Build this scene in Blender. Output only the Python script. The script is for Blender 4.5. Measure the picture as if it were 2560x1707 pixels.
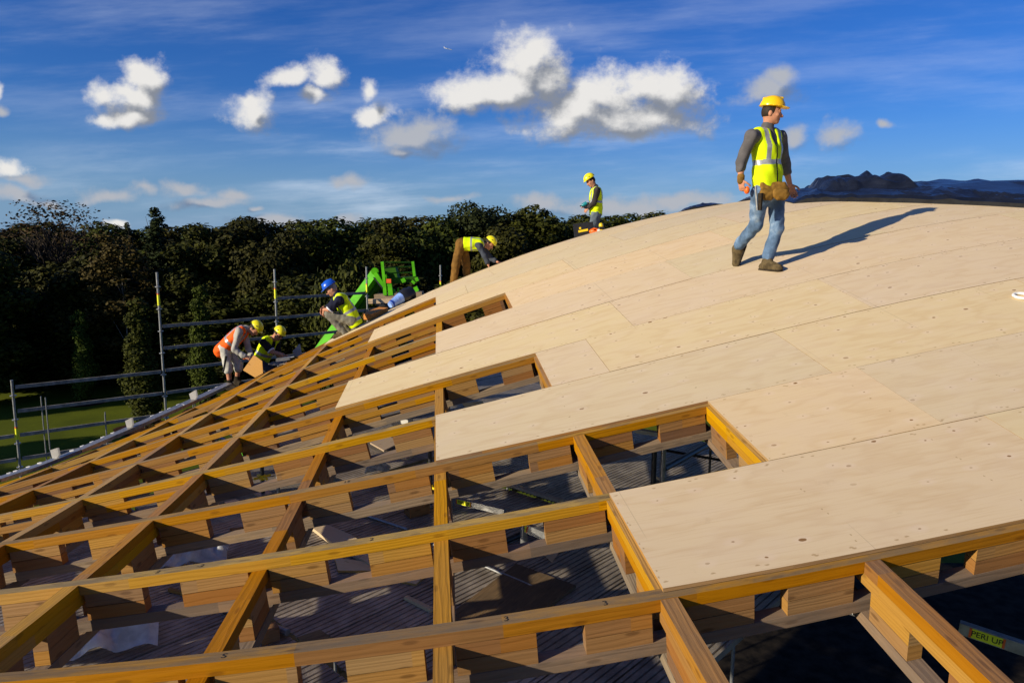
import bpy, math, random
import numpy as np
from mathutils import Vector, Matrix
random.seed(7)
RNG = np.random.default_rng(7)
SC = bpy.context.scene
COL = SC.collection
for _o in list(bpy.data.objects):
    bpy.data.objects.remove(_o)

# ------------------------------------------------------------------ camera
H = 9.0                                   # eye height above the lawn
F = 1790.0; CX, CY = 1280.0, 853.5        # focal length in photo pixels
RM = np.array([[0.999978, 0.006586, 0.0], [0.00096, -0.145787, 0.989316], [0.006516, -0.989294, -0.14579]])
EYE = np.array([0, 0, H])
cam_d = bpy.data.cameras.new('camera'); cam = bpy.data.objects.new('camera', cam_d); COL.objects.link(cam)
cam_d.sensor_width = 36; cam_d.lens = F / 2560 * 36; cam_d.clip_start = .05; cam_d.clip_end = 30000
m3 = Matrix([[RM[i, 0], -RM[i, 1], -RM[i, 2]] for i in range(3)])
cam.matrix_world = Matrix.Translation((0, 0, H)) @ m3.to_4x4()
SC.camera = cam
SC.view_settings.view_transform = 'Standard'
SC.view_settings.look = 'None'
SC.view_settings.gamma = 1
SC.view_settings.use_curve_mapping = False
SC.view_settings.exposure = 0.5
SC.cycles.max_bounces = 5
SC.cycles.diffuse_bounces = 3
SC.cycles.glossy_bounces = 2
SC.cycles.transmission_bounces = 3
SC.cycles.transparent_max_bounces = 6


def pt(x, y, Y):
    """the point at forward distance Y that lies on the sight line of photo pixel (x, y)"""
    d = RM @ np.array([(x - CX) / F, (y - CY) / F, 1.0])
    return EYE + d * (Y / d[1])


def onz(x, y, z):
    d = RM @ np.array([(x - CX) / F, (y - CY) / F, 1.0])
    return EYE + d * ((z - H) / d[2])


# ------------------------------------------------------------------ node helpers
class NT:
    def __init__(s, tree):
        s.t = tree

    def n(s, typ, out=0, props=None, **kw):
        nd = s.t.nodes.new(typ)
        for k, v in (props or {}).items():
            setattr(nd, k, v)
        for k, v in kw.items():
            k2 = int(k[1:]) if k[0] == 'i' and k[1:].isdigit() else k.replace('_', ' ')
            sock = nd.inputs[k2]
            if isinstance(v, bpy.types.NodeSocket):
                s.t.links.new(v, sock)
            else:
                sock.default_value = v
        return nd.outputs[out]

    def m(s, op, a, b=None, c=None, clamp=False):
        kw = {'i0': a}
        if b is not None: kw['i1'] = b
        if c is not None: kw['i2'] = c
        return s.n('ShaderNodeMath', 0, {'operation': op, 'use_clamp': clamp}, **kw)

    def mix(s, f, a, b, blend='MIX'):
        nd = s.t.nodes.new('ShaderNodeMix'); nd.data_type = 'RGBA'; nd.blend_type = blend
        for i, v in ((0, f), (6, a), (7, b)):
            if isinstance(v, bpy.types.NodeSocket): s.t.links.new(v, nd.inputs[i])
            else: nd.inputs[i].default_value = v if i == 0 else (*v[:3], 1)
        return nd.outputs[2]

    def step(s, v, a, b):
        return s.n('ShaderNodeMapRange', 0, {'interpolation_type': 'SMOOTHSTEP'}, Value=v, From_Min=a, From_Max=b)

    def comb(s, x, y, z=0.0):
        return s.n('ShaderNodeCombineXYZ', 0, None, X=x, Y=y, Z=z)

    def noise(s, vec, scale, detail=3.0, rough=.55, out=0):
        return s.n('ShaderNodeTexNoise', out, None, Vector=vec, Scale=scale, Detail=detail, Roughness=rough)


# ------------------------------------------------------------------ sky and sun
SUN = np.array([0.815, 0.494, -0.325]); SUN /= np.linalg.norm(SUN)      # direction the light travels
sun_el = math.asin(-SUN[2]); sun_az = math.atan2(-SUN[0], -SUN[1])
world = bpy.data.worlds.new('World'); SC.world = world; world.use_nodes = True
wt = NT(world.node_tree); world.node_tree.nodes.clear()
sky = world.node_tree.nodes.new('ShaderNodeTexSky'); sky.sky_type = 'NISHITA'; sky.sun_disc = False
sky.sun_elevation = sun_el; sky.sun_rotation = sun_az; sky.air_density = 1.0; sky.dust_density = .6; sky.ozone_density = 2.5
SKY_STRENGTH = .1
hsv = wt.n('ShaderNodeHueSaturation', 0, None, Hue=.5, Saturation=1.28, Value=.82, Color=sky.outputs[0])
hsv = wt.mix(1.0, hsv, (.28, .505, .97), 'MULTIPLY')
tc = wt.n('ShaderNodeTexCoord', 0)
sx = wt.t.nodes.new('ShaderNodeSeparateXYZ'); wt.t.links.new(tc, sx.inputs[0])
dx, dy, dz = sx.outputs
dys = wt.m('MAXIMUM', dy, .05)
ga = wt.m('DIVIDE', dx, dys); gb = wt.m('DIVIDE', dz, dys)


def cloud_group(name, ells):
    g = bpy.data.node_groups.new(name, 'ShaderNodeTree')
    g.interface.new_socket('a', in_out='INPUT', socket_type='NodeSocketFloat')
    g.interface.new_socket('b', in_out='INPUT', socket_type='NodeSocketFloat')
    g.interface.new_socket('d', in_out='OUTPUT', socket_type='NodeSocketFloat')
    g.interface.new_socket('m', in_out='OUTPUT', socket_type='NodeSocketFloat')
    gi = g.nodes.new('NodeGroupInput'); go = g.nodes.new('NodeGroupOutput'); t = NT(g)
    a0, b0 = gi.outputs[0], gi.outputs[1]
    v0 = t.comb(a0, b0, 0)
    w1 = t.noise(v0, 13, 2); w2 = t.noise(t.comb(a0, b0, 7.3), 13, 2)
    a = t.m('ADD', a0, t.m('MULTIPLY', t.m('SUBTRACT', w1, .5), .06))
    b = t.m('ADD', b0, t.m('MULTIPLY', t.m('SUBTRACT', w2, .5), .045))
    M = None
    for (px, py, rx, ry) in ells:
        d = RM @ np.array([(px * 1.0884 - CX) / F, (py * 1.0884 - CY) / F, 1.0])
        ca, cb = d[0] / d[1], d[2] / d[1]
        p = t.m('MULTIPLY', t.m('SUBTRACT', a, ca), 1644 / (rx * 1.36))
        q = t.m('MULTIPLY', t.m('SUBTRACT', b, cb), 1644 / (ry * 1.36))
        # flat-bottomed puff: squash the lower half
        q = t.m('MAXIMUM', q, t.m('MULTIPLY', q, -1.25))
        r = t.m('SUBTRACT', 1.0, t.m('SQRT', t.m('ADD', t.m('MULTIPLY', p, p), t.m('MULTIPLY', q, q))))
        M = r if M is None else t.n('ShaderNodeMath', 0, {'operation': 'SMOOTH_MAX'}, i0=M, i1=r, i2=.15)
    fb = t.noise(t.comb(a0, t.m('MULTIPLY', b0, 1.15), 2.0), 21, 7, .62)
    fb2 = t.noise(t.comb(a0, b0, 5.0), 60, 4, .6)
    D = t.m('ADD', t.m('MULTIPLY', M, 1.7), t.m('MULTIPLY', t.m('SUBTRACT', fb, .5), 2.6))
    D = t.m('ADD', D, t.m('MULTIPLY', t.m('SUBTRACT', fb2, .5), .5))
    g.links.new(D, go.inputs[0]); g.links.new(M, go.inputs[1])
    return g


BRIGHT = [(1430, 275, 200, 50), (1340, 262, 120, 60), (1480, 215, 90, 55), (1150, 222, 145, 42), (1240, 190, 80, 70), (310, 235, 75, 45), (340, 185, 52, 48), (285, 225, 85, 32), (300, 268, 90, 20), (580, 258, 62, 50), (560, 225, 25, 25), (665, 180, 55, 26),
          (745, 185, 42, 45), (720, 225, 40, 30), (848, 213, 20, 22), (866, 266, 42, 26), (1215, 150, 100, 75), (1180, 205, 130, 58), (1070, 235, 80, 36),
          (1530, 225, 100, 72), (1400, 235, 115, 76), (1300, 280, 110, 52), (1550, 205, 60, 55), (275, 522, 24, 13),
          (20, 385, 46, 28), (1210, 170, 70, 75), (0, 225, 18, 30)]
GREY = [(640, 514, 120, 18), (795, 512, 45, 16), (950, 308, 95, 46), (930, 340, 50, 18), (985, 290, 55, 24), (1755, 210, 90, 38), (1800, 185, 40, 28), (1828, 318, 34, 32), (1932, 312, 46, 46), (2030, 295, 26, 16),
        (490, 464, 95, 20), (545, 448, 45, 20), (245, 444, 62, 22), (325, 433, 46, 18), (418, 430, 50, 18), (30, 450, 75, 24), (110, 465, 45, 14), (60, 410, 60, 16), (800, 420, 38, 20), (1045, 460, 55, 13),
        (1440, 478, 230, 34), (1240, 468, 80, 26), (1560, 470, 150, 26), (10, 262, 24, 14), (595, 482, 18, 10)]
sky_col = wt.mix(wt.m('MULTIPLY', wt.step(dz, .17, -.03), .72), hsv, (1.75, 2.9, 4.6))
# thin cirrus streaks
rot = wt.comb(wt.m('ADD', wt.m('MULTIPLY', ga, 1.6), wt.m('MULTIPLY', gb, .9)), wt.m('SUBTRACT', wt.m('MULTIPLY', gb, 11.0), wt.m('MULTIPLY', ga, .8)), 1.3)
ci = wt.noise(rot, 1.5, 7, .6)
ci2 = wt.noise(wt.comb(ga, gb, 4.4), 3.2, 3, .5)
cir = wt.m('MULTIPLY', wt.step(ci, .47, .82), wt.step(ci2, .38, .66))
cir = wt.m('MULTIPLY', cir, wt.step(gb, .36, .02))
cir = wt.m('MULTIPLY_ADD', cir, .62, wt.m('MULTIPLY', wt.step(ci, .40, .8), .14))
sky_col = wt.mix(cir, sky_col, (6.6, 7.0, 7.6))
front = wt.step(dy, .05, .25)
for gname, ells, hi, lo, th in (('grey_cloud_field', GREY, (3.2, 3.35, 3.7), (1.2, 1.6, 2.4), (.1, 1.5)), ('bright_cloud_field', BRIGHT, (6.0, 5.85, 5.6), (1.75, 1.9, 2.2), (.12, 1.25))):
    g = cloud_group(gname, ells)
    def call(a, b):
        nd = wt.t.nodes.new('ShaderNodeGroup'); nd.node_tree = g
        wt.t.links.new(a, nd.inputs[0]); wt.t.links.new(b, nd.inputs[1]); return nd.outputs[0], nd.outputs[1]
    d0, m0 = call(ga, gb)
    d1, m1 = call(wt.m('SUBTRACT', ga, .014), wt.m('ADD', gb, .024))
    lit = wt.m('MULTIPLY_ADD', wt.m('SUBTRACT', m0, m1), .62, .40)
    lit = wt.m('MULTIPLY_ADD', wt.m('SUBTRACT', d0, d1), .50, lit, clamp=True)
    ccol = wt.mix(wt.step(lit, .05, .95), lo, hi)
    al = wt.m('MULTIPLY', wt.step(d0, *th), front)
    sky_col = wt.mix(wt.m('MULTIPLY', al, .97), sky_col, ccol)
bg = wt.n('ShaderNodeBackground', 0, None, Color=sky_col, Strength=SKY_STRENGTH)
wt.n('ShaderNodeOutputWorld', 0 if False else 0, None) if False else None
wo = wt.t.nodes.new('ShaderNodeOutputWorld'); wt.t.links.new(bg, wo.inputs[0])
world.cycles.sampling_method = 'MANUAL'; world.cycles.sample_map_resolution = 512

sun_d = bpy.data.lights.new('sun', 'SUN'); sun_d.energy = 4.6; sun_d.angle = math.radians(.55); sun_d.color = (1, .89, .68)
sun = bpy.data.objects.new('sun', sun_d); COL.objects.link(sun); sun.location = (-30, -20, 40)
sun.rotation_euler = Vector(SUN).to_track_quat('-Z', 'Y').to_euler()


# ------------------------------------------------------------------ mesh helpers
def tag(o, label=None, cat=None, group=None, kind=None):
    if label: o['label'] = label
    if cat: o['category'] = cat
    if group: o['group'] = group
    if kind: o['kind'] = kind
    return o


def empty(name, loc, label, cat, group=None):
    o = bpy.data.objects.new(name, None); o.empty_display_size = .2
    o.location = loc; COL.objects.link(o)
    return tag(o, label, cat, group)


def origin(o):
    p = np.zeros(3)
    while o is not None:
        p = p + np.array(o.location); o = o.parent
    return p


def link_mesh(name, me, mats, parent=None):
    for m in (mats if isinstance(mats, (list, tuple)) else [mats]):
        me.materials.append(m)
    o = bpy.data.objects.new(name, me); COL.objects.link(o)
    if parent is not None: o.parent = parent
    return o


class MB:
    def __init__(s):
        s.v = []; s.f = []; s.uv = []; s.mi = []; s.sm = []

    def face(s, pts, uv=None, mi=0, smooth=False):
        b = len(s.v); s.v += [tuple(p) for p in pts]; s.f.append(tuple(range(b, b + len(pts))))
        s.uv += list(uv) if uv is not None else [(0, 0)] * len(pts); s.mi.append(mi); s.sm.append(smooth)

    def grid(s, P, UVs=None, mi=0, smooth=False, flip=False):
        """P: array (n, m, 3) -> shared-vertex grid"""
        n, m = P.shape[:2]; b = len(s.v)
        s.v += [tuple(p) for p in P.reshape(-1, 3)]
        for i in range(n - 1):
            for j in range(m - 1):
                q = [(i, j), (i + 1, j), (i + 1, j + 1), (i, j + 1)]
                if flip: q = q[::-1]
                s.f.append(tuple(b + a * m + c for a, c in q))
                s.uv += [tuple(UVs[a, c]) if UVs is not None else (0, 0) for a, c in q]
                s.mi.append(mi); s.sm.append(smooth)

    def box(s, c, ax, half, mi=0):
        """oriented box: centre, three unit axes, half sizes; uv along axis 0"""
        c = np.array(c, float); A = [np.array(a, float) * h for a, h in zip(ax, half)]
        for k in range(3):
            i, j = [(1, 2), (0, 2), (0, 1)][k]
            for sg in (1, -1):
                p = [c + A[k] * sg + A[i] * a + A[j] * b for a, b in ((-1, -1), (1, -1), (1, 1), (-1, 1))]
                uv = [(a * half[i], b * half[j]) for a, b in ((-1, -1), (1, -1), (1, 1), (-1, 1))]
                if (sg == 1) == (k == 1):
                    p = p[::-1]; uv = uv[::-1]
                s.face(p, uv, mi)

    def bar(s, p0, p1, w, h, up=(0, 0, 1), mi=0):
        p0 = np.array(p0, float); p1 = np.array(p1, float); d = p1 - p0; L = np.linalg.norm(d); d /= L
        sd = np.cross(d, up); sd /= np.linalg.norm(sd); u = np.cross(sd, d)
        s.box((p0 + p1) / 2, (d, sd, u), (L / 2, w / 2, h / 2), mi)

    def tube(s, pts, r, n=8, mi=0, caps=True):
        pts = [np.array(p, float) for p in pts]; rr = r if isinstance(r, (list, tuple)) else [r] * len(pts)
        rings = []; ref = None
        for i, p in enumerate(pts):
            d = pts[min(i + 1, len(pts) - 1)] - pts[max(i - 1, 0)]; d /= np.linalg.norm(d)
            if ref is None: ref = np.array([0, 0, 1.]) if abs(d[2]) < .9 else np.array([1., 0, 0])
            a = np.cross(d, ref); a /= np.linalg.norm(a); b = np.cross(d, a); ref = np.cross(a, d)
            rings.append([p + rr[i] * (math.cos(t) * a + math.sin(t) * b) for t in np.linspace(0, 2 * math.pi, n + 1)])
        s.grid(np.array(rings), None, mi, True)
        if caps:
            s.face(rings[0][:-1][::1], None, mi); s.face(rings[-1][:-1][::-1], None, mi)

    def build(s, name, mats, parent=None, kind=None):
        me = bpy.data.meshes.new(name)
        off = origin(parent) if parent is not None else np.zeros(3)
        me.from_pydata([tuple(np.array(p) - off) for p in s.v] if parent is not None else s.v, [], s.f)
        uvl = me.uv_layers.new(name='UVMap')
        uvl.data.foreach_set('uv', np.array(s.uv, dtype=np.float32).ravel())
        me.polygons.foreach_set('material_index', s.mi)
        me.polygons.foreach_set('use_smooth', s.sm)
        me.update()
        o = link_mesh(name, me, mats, parent)
        if kind: o['kind'] = kind
        return o


def quads_mesh(name, V, smooth=False, uv=None):
    """V: (n,4,3) separate quads -> mesh (fast)"""
    n = len(V); me = bpy.data.meshes.new(name)
    me.vertices.add(n * 4); me.vertices.foreach_set('co', V.astype(np.float32).ravel())
    me.loops.add(n * 4); me.loops.foreach_set('vertex_index', np.arange(n * 4, dtype=np.int32))
    me.polygons.add(n); me.polygons.foreach_set('loop_start', np.arange(0, n * 4, 4, dtype=np.int32))
    me.polygons.foreach_set('loop_total', np.full(n, 4, dtype=np.int32))
    me.update(); me.validate()
    return me


# ------------------------------------------------------------------ materials
def material(name, rough=.7, spec=.3):
    m = bpy.data.materials.new(name); m.use_nodes = True
    nt = m.node_tree; b = nt.nodes['Principled BSDF']
    b.inputs['Roughness'].default_value = rough; b.inputs['Specular IOR Level'].default_value = spec
    return m, NT(nt), b


def plain(name, col, rough=.7, spec=.3, metal=0., var=.12, scale=14., bump=0.):
    m, t, b = material(name, rough, spec); b.inputs['Metallic'].default_value = metal
    tcn = t.n('ShaderNodeTexCoord', 3)
    nz = t.noise(tcn, scale, 5)
    dark = [c * (1 - var * 2.2) for c in col]; lite = [min(1, c * (1 + var)) for c in col]
    c = t.mix(t.step(nz, .3, .7), dark, lite)
    t.t.links.new(c, b.inputs['Base Color'])
    if bump:
        bp = t.n('ShaderNodeBump', 0, None, Strength=bump, Distance=.02, Height=nz); t.t.links.new(bp, b.inputs['Normal'])
    return m


def wood(name, light, dark, ring, weather=0., knots=.4, rc=.24, wcol=(.13, .105, .075), rough=.62):
    m, t, b = material(name, rough, .14)
    uv = t.n('ShaderNodeTexCoord', 2); s = t.t.nodes.new('ShaderNodeSeparateXYZ'); t.t.links.new(uv, s.inputs[0])
    x, y = s.outputs[0], s.outputs[1]
    rnd = t.n('ShaderNodeObjectInfo', 5)
    xo = t.m('MULTIPLY_ADD', rnd, 37.0, x)
    # finger-jointed lengths, each its own tone
    seg = t.m('FLOOR', t.m('MULTIPLY', xo, 1.15))
    sr = t.n('ShaderNodeTexWhiteNoise', 0, {'noise_dimensions': '1D'}, W=seg)
    v = t.comb(t.m('MULTIPLY', xo, 1.1), t.m('MULTIPLY', y, 13.0), t.m('MULTIPLY', t.m('ADD', rnd, sr), 19.0))
    n1 = t.noise(v, 1.0, 3)
    ph = t.m('ADD', t.m('MULTIPLY', y, t.m('MULTIPLY_ADD', rnd, 220.0, 140.0)), t.m('MULTIPLY', n1, 22.0))
    rings = t.m('POWER', t.m('MULTIPLY_ADD', t.m('SINE', ph), .5, .5), 1.6)
    fine = t.noise(t.comb(t.m('MULTIPLY', xo, 6.0), t.m('MULTIPLY', y, 260.0), rnd), 1.0, 3)
    c = t.mix(t.m('MULTIPLY', rings, rc), light, ring)
    c = t.mix(t.m('MULTIPLY', t.step(fine, .42, .78), .26), c, dark)
    kv = t.n('ShaderNodeTexVoronoi', 0, {'voronoi_dimensions': '2D'}, Vector=t.comb(t.m('MULTIPLY', xo, 2.6), t.m('MULTIPLY_ADD', y, 9.0, t.m('MULTIPLY', rnd, 31.0)), 0.0), Scale=1.0)
    c = t.mix(t.m('MULTIPLY', t.step(kv, .12, .05), knots), c, (dark[0] * .4, dark[1] * .32, dark[2] * .3))
    tone = t.m('MULTIPLY_ADD', sr, .38, t.m('MULTIPLY_ADD', rnd, .45, .58))
    hs = t.n('ShaderNodeHueSaturation', 0, None, Hue=t.m('MULTIPLY_ADD', rnd, .022, .489), Saturation=t.m('MULTIPLY_ADD', sr, .25, .88), Value=tone, Color=c)
    c = hs
    if weather:
        w = t.noise(t.comb(t.m('MULTIPLY', xo, 3.0), t.m('MULTIPLY', y, 12.0), rnd), 1.2, 5, .65)
        c = t.mix(t.m('MULTIPLY', t.step(w, .36, .62), weather), c, wcol)
        w2 = t.noise(t.comb(t.m('MULTIPLY', xo, 1.3), t.m('MULTIPLY', y, 7.0), t.m('ADD', rnd, 5.0)), 1.5, 6, .7)
        c = t.mix(t.m('MULTIPLY', t.step(w2, .58, .72), weather), c, (.03, .026, .022))
    t.t.links.new(c, b.inputs['Base Color'])
    bp = t.n('ShaderNodeBump', 0, None, Strength=.25, Distance=.004, Height=t.m('ADD', rings, fine)); t.t.links.new(bp, b.inputs['Normal'])
    return m


M = {}
M['lath'] = wood('larch_side', (.40, .185, .014), (.20, .082, .005), (.27, .11, .006))
M['lath_top'] = wood('larch_weathered_top', (.37, .225, .065), (.18, .10, .028), (.24, .13, .03), weather=.62)
M['cross_top'] = wood('larch_cross_top', (.38, .20, .06), (.19, .09, .025), (.24, .105, .024), weather=.3, wcol=(.18, .12, .07))
M['block'] = wood('larch_block', (.30, .155, .052), (.15, .07, .02), (.20, .09, .024), knots=.5, rc=.2)
M['low'] = wood('grey_lower_lath', (.27, .19, .12), (.13, .085, .05), (.2, .13, .075), weather=.4, wcol=(.12, .10, .085))
M['offcut'] = wood('pale_offcut', (.60, .45, .28), (.42, .29, .15), (.5, .36, .2))


def ply():
    m, t, b = material('spruce_plywood', .62, .22)
    uv = t.n('ShaderNodeTexCoord', 2); s = t.t.nodes.new('ShaderNodeSeparateXYZ'); t.t.links.new(uv, s.inputs[0])
    x, y = s.outputs[0], s.outputs[1]
    rnd = t.n('ShaderNodeObjectInfo', 5); r2 = t.n('ShaderNodeTexWhiteNoise', 0, {'noise_dimensions': '1D'}, W=t.m('MULTIPLY', rnd, 77.0))
    z = t.m('MULTIPLY', rnd, 43.0)
    c = t.mix(r2, (.665, .515, .325), (.645, .51, .305))
    # veneer figure: broad cathedral bands that run with the sheet
    n1 = t.noise(t.comb(t.m('MULTIPLY', x, .8), t.m('MULTIPLY', y, 2.6), z), 1.0, 3)
    fig = t.m('MULTIPLY_ADD', t.m('SINE', t.m('ADD', t.m('MULTIPLY', n1, 42.0), t.m('MULTIPLY', y, 9.0))), .5, .5)
    c = t.mix(t.m('MULTIPLY', t.m('POWER', fig, 3.0), .22), c, (.50, .325, .165))
    n2 = t.noise(t.comb(t.m('MULTIPLY', x, 3.0), t.m('MULTIPLY', y, 70.0), z), 1.0, 4)
    c = t.mix(t.m('MULTIPLY', t.step(n2, .48, .75), .28), c, (.47, .31, .16))
    n3 = t.noise(t.comb(t.m('MULTIPLY', x, 1.3), t.m('MULTIPLY', y, 1.8), t.m('ADD', z, 9.0)), 1.6, 4)
    c = t.mix(t.m('MULTIPLY', t.step(n3, .42, .7), .3), c, (.66, .52, .37))
    # knots with a paler halo
    kw = t.n('ShaderNodeTexNoise', 1, None, Vector=t.comb(t.m('MULTIPLY', x, 30.0), t.m('MULTIPLY', y, 30.0), z), Scale=1.0, Detail=2.0)
    kvec = t.comb(t.m('MULTIPLY_ADD', x, 3.4, z), t.m('MULTIPLY', y, 5.0), z)
    kvec = t.n('ShaderNodeVectorMath', 0, {'operation': 'MULTIPLY_ADD'}, i0=kw, i1=(.05, .05, 0), i2=kvec)
    vo = t.t.nodes.new('ShaderNodeTexVoronoi'); vo.voronoi_dimensions = '2D'; t.t.links.new(kvec, vo.inputs['Vector']); vo.inputs['Scale'].default_value = 1.0
    kd, kc = vo.outputs[0], vo.outputs[1]
    ks = t.t.nodes.new('ShaderNodeSeparateColor'); t.t.links.new(kc, ks.inputs[0])
    keep = t.step(ks.outputs[0], .44, .46)
    c = t.mix(t.m('MULTIPLY', t.step(kd, .24, .07), t.m('MULTIPLY', keep, .38)), c, (.70, .55, .40))
    kr = t.m('MULTIPLY_ADD', t.m('POWER', ks.outputs[1], 2.5), .055, .022)
    kn = t.m('MULTIPLY', t.m('LESS_THAN', kd, kr), keep)
    c = t.mix(t.m('MULTIPLY', kn, t.m('MULTIPLY_ADD', ks.outputs[2], .6, .4)), c, (.19, .085, .018))
    # resin / water stains on a few sheets
    n5 = t.noise(t.comb(t.m('MULTIPLY', x, 2.0), t.m('MULTIPLY', y, 5.0), t.m('ADD', z, 3.0)), 2.0, 4)
    c = t.mix(t.m('MULTIPLY', t.step(n5, .64, .72), t.m('MULTIPLY', t.step(r2, .72, .9), .4)), c, (.36, .21, .09))
    # rows of fixing dents along the sheet edges and over the cross laths
    def dent(along, across, pitch, rad, seed):
        q = t.m('MULTIPLY_ADD', along, pitch, t.m('MULTIPLY', rnd, 5.0)); fl = t.m('FLOOR', q)
        wn = t.t.nodes.new('ShaderNodeTexWhiteNoise'); wn.noise_dimensions = '2D'; t.t.links.new(t.comb(fl, t.m('FLOOR', t.m('MULTIPLY_ADD', across, 7.0, seed)), 0.0), wn.inputs['Vector'])
        jit = t.m('MULTIPLY', t.m('SUBTRACT', wn.outputs[0], .5), .45)
        du = t.m('DIVIDE', t.m('ADD', t.m('SUBTRACT', t.m('FRACT', q), .5), jit), pitch)
        dd = t.m('SQRT', t.m('ADD', t.m('MULTIPLY', du, du), t.m('MULTIPLY', across, across)))
        return t.m('MULTIPLY', t.step(dd, rad, rad * .45), t.m('GREATER_THAN', wn.outputs[0], .3))
    ev = t.m('SUBTRACT', t.m('ABSOLUTE', t.m('SUBTRACT', t.m('FRACT', y), .5)), .455)
    d1 = dent(x, ev, 4.2, .016, 1.0)
    eu_ = t.m('SUBTRACT', t.m('FRACT', t.m('ADD', x, .5)), .5)
    d2 = dent(y, eu_, 4.0, .011, 3.0)
    c = t.mix(t.m('MULTIPLY', t.m('MAXIMUM', d1, d2), .55), c, (.25, .14, .045))
    # dusty boot scuffs
    n6 = t.noise(t.comb(t.m('MULTIPLY', x, 4.0), t.m('MULTIPLY', y, 4.0), t.m('ADD', z, 21.0)), 1.4, 6, .7)
    c = t.mix(t.m('MULTIPLY', t.step(n6, .60, .78), .35), c, (.40, .29, .17))
    # pencilled setting-out lines over the lath edges
    fr = t.m('ABSOLUTE', t.m('SUBTRACT', t.m('SUBTRACT', t.m('FRACT', t.m('ADD', x, .5)), .5), .045))
    lm = t.step(t.noise(t.comb(t.m('MULTIPLY', x, 1.0), t.m('MULTIPLY', y, .35), 3.0), 1.7, 2), .5, .62)
    c = t.mix(t.m('MULTIPLY', t.m('MULTIPLY', t.m('LESS_THAN', fr, .0022), lm), .4), c, (.2, .15, .1))
    hs = t.n('ShaderNodeHueSaturation', 0, None, Hue=t.m('MULTIPLY_ADD', r2, .006, .499), Saturation=t.m('MULTIPLY_ADD', rnd, .18, .95), Value=t.m('MULTIPLY_ADD', rnd, .12, .94), Color=c)
    t.t.links.new(hs, b.inputs['Base Color'])
    bp = t.n('ShaderNodeBump', 0, None, Strength=.12, Distance=.004, Height=t.m('ADD', n2, n1)); t.t.links.new(bp, b.inputs['Normal'])
    return m


M['ply'] = ply()
M['ply_edge'] = wood('plywood_edge', (.36, .2, .075), (.2, .1, .035), (.26, .13, .045), knots=.1)


def deckm():
    m, t, b = material('ribbed_steel_deck', .42, .5)
    tcn = t.n('ShaderNodeTexCoord', 3)
    n1 = t.noise(tcn, 2.2, 6, .7); n2 = t.noise(tcn, 90, 2)
    c = t.mix(t.step(n1, .35, .7), (.19, .16, .13), (.42, .365, .30))
    c = t.mix(t.m('MULTIPLY', t.step(n2, .66, .72), .8), c, (.45, .43, .4))
    n3 = t.noise(tcn, 5, 5, .7)
    c = t.mix(t.m('MULTIPLY', t.step(n3, .55, .75), .5), c, (.12, .075, .04))
    t.t.links.new(c, b.inputs['Base Color']); b.inputs['Metallic'].default_value = .25
    bp = t.n('ShaderNodeBump', 0, None, Strength=.4, Distance=.006, Height=n2); t.t.links.new(bp, b.inputs['Normal'])
    return m


M['deck'] = deckm()
M['steel'] = plain('galvanised_steel', (.30, .30, .30), .38, .5, .6, .12, 25)
M['dark_steel'] = plain('dark_steel', (.05, .05, .052), .4, .5, .5, .15, 20)
M['rail'] = plain('grey_rail', (.26, .235, .20), .75, .12, .0, .18, 8)
M['grey_card'] = plain('grey_card', (.42, .40, .37), .7, .2, 0, .08, 6)
M['white'] = plain('white_board', (.74, .72, .68), .6, .3, 0, .08, 6)
M['yellow_label'] = plain('yellow_label', (.78, .78, .02), .5, .4, 0, .05)
M['orange_label'] = plain('orange_label', (.75, .12, .02), .5, .4, 0, .05)
M['black'] = plain('black_plastic', (.012, .012, .014), .4, .5, 0, .1)
M['ink'] = plain('black_print', (.02, .02, .02), .7, .2, 0, .02)
M['orange'] = plain('orange_plastic', (.8, .13, .01), .45, .4, 0, .08)
M['teal'] = plain('teal_plastic', (.0, .2, .24), .4, .5, 0, .08)
M['yellow'] = plain('yellow_plastic', (.8, .56, .01), .35, .5, 0, .05)
M['green'] = plain('green_paint', (.085, .40, .004), .6, .15, 0, .12, 3)
M['green_dark'] = plain('dark_green_paint', (.03, .11, .004), .6, .15, 0, .16, 3)
M['sack'] = plain('crumpled_canvas', (.55, .46, .33), .9, .1, 0, .2, 30, .6)
M['stained_ply'] = wood('stained_plywood', (.20, .135, .07), (.10, .065, .03), (.14, .09, .045), weather=.6, wcol=(.09, .065, .04))
M['orange_board'] = wood('orange_board', (.62, .27, .05), (.4, .15, .02), (.5, .2, .03))


def sheetm(name, col, rough, alpha=None, tr=0.):
    m, t, b = material(name, rough, .45 if 'tarp' in name else .6)
    tcn = t.n('ShaderNodeTexCoord', 3)
    nz = t.noise(tcn, 5, 5, .6); n2 = t.noise(tcn, 18, 4, .6)
    c = t.mix(t.step(nz, .3, .7), [x * .7 for x in col], [min(1, x * 1.3) for x in col]); t.t.links.new(c, b.inputs['Base Color'])
    bp = t.n('ShaderNodeBump', 0, None, Strength=.5, Distance=.03, Height=t.m('ADD', nz, t.m('MULTIPLY', n2, .3))); t.t.links.new(bp, b.inputs['Normal'])
    if alpha is not None: b.inputs['Alpha'].default_value = alpha
    return m


M['tarp'] = sheetm('dark_tarpaulin', (.007, .009, .016), .28)
M['tarp_edge'] = plain('tarpaulin_edge', (.010, .010, .012), .6, .1, 0, .2, 12)
M['film'] = sheetm('clear_polythene', (.6, .6, .62), .18, .6)
M['blue_plastic'] = sheetm('pale_blue_plastic', (.22, .36, .78), .35)


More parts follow.
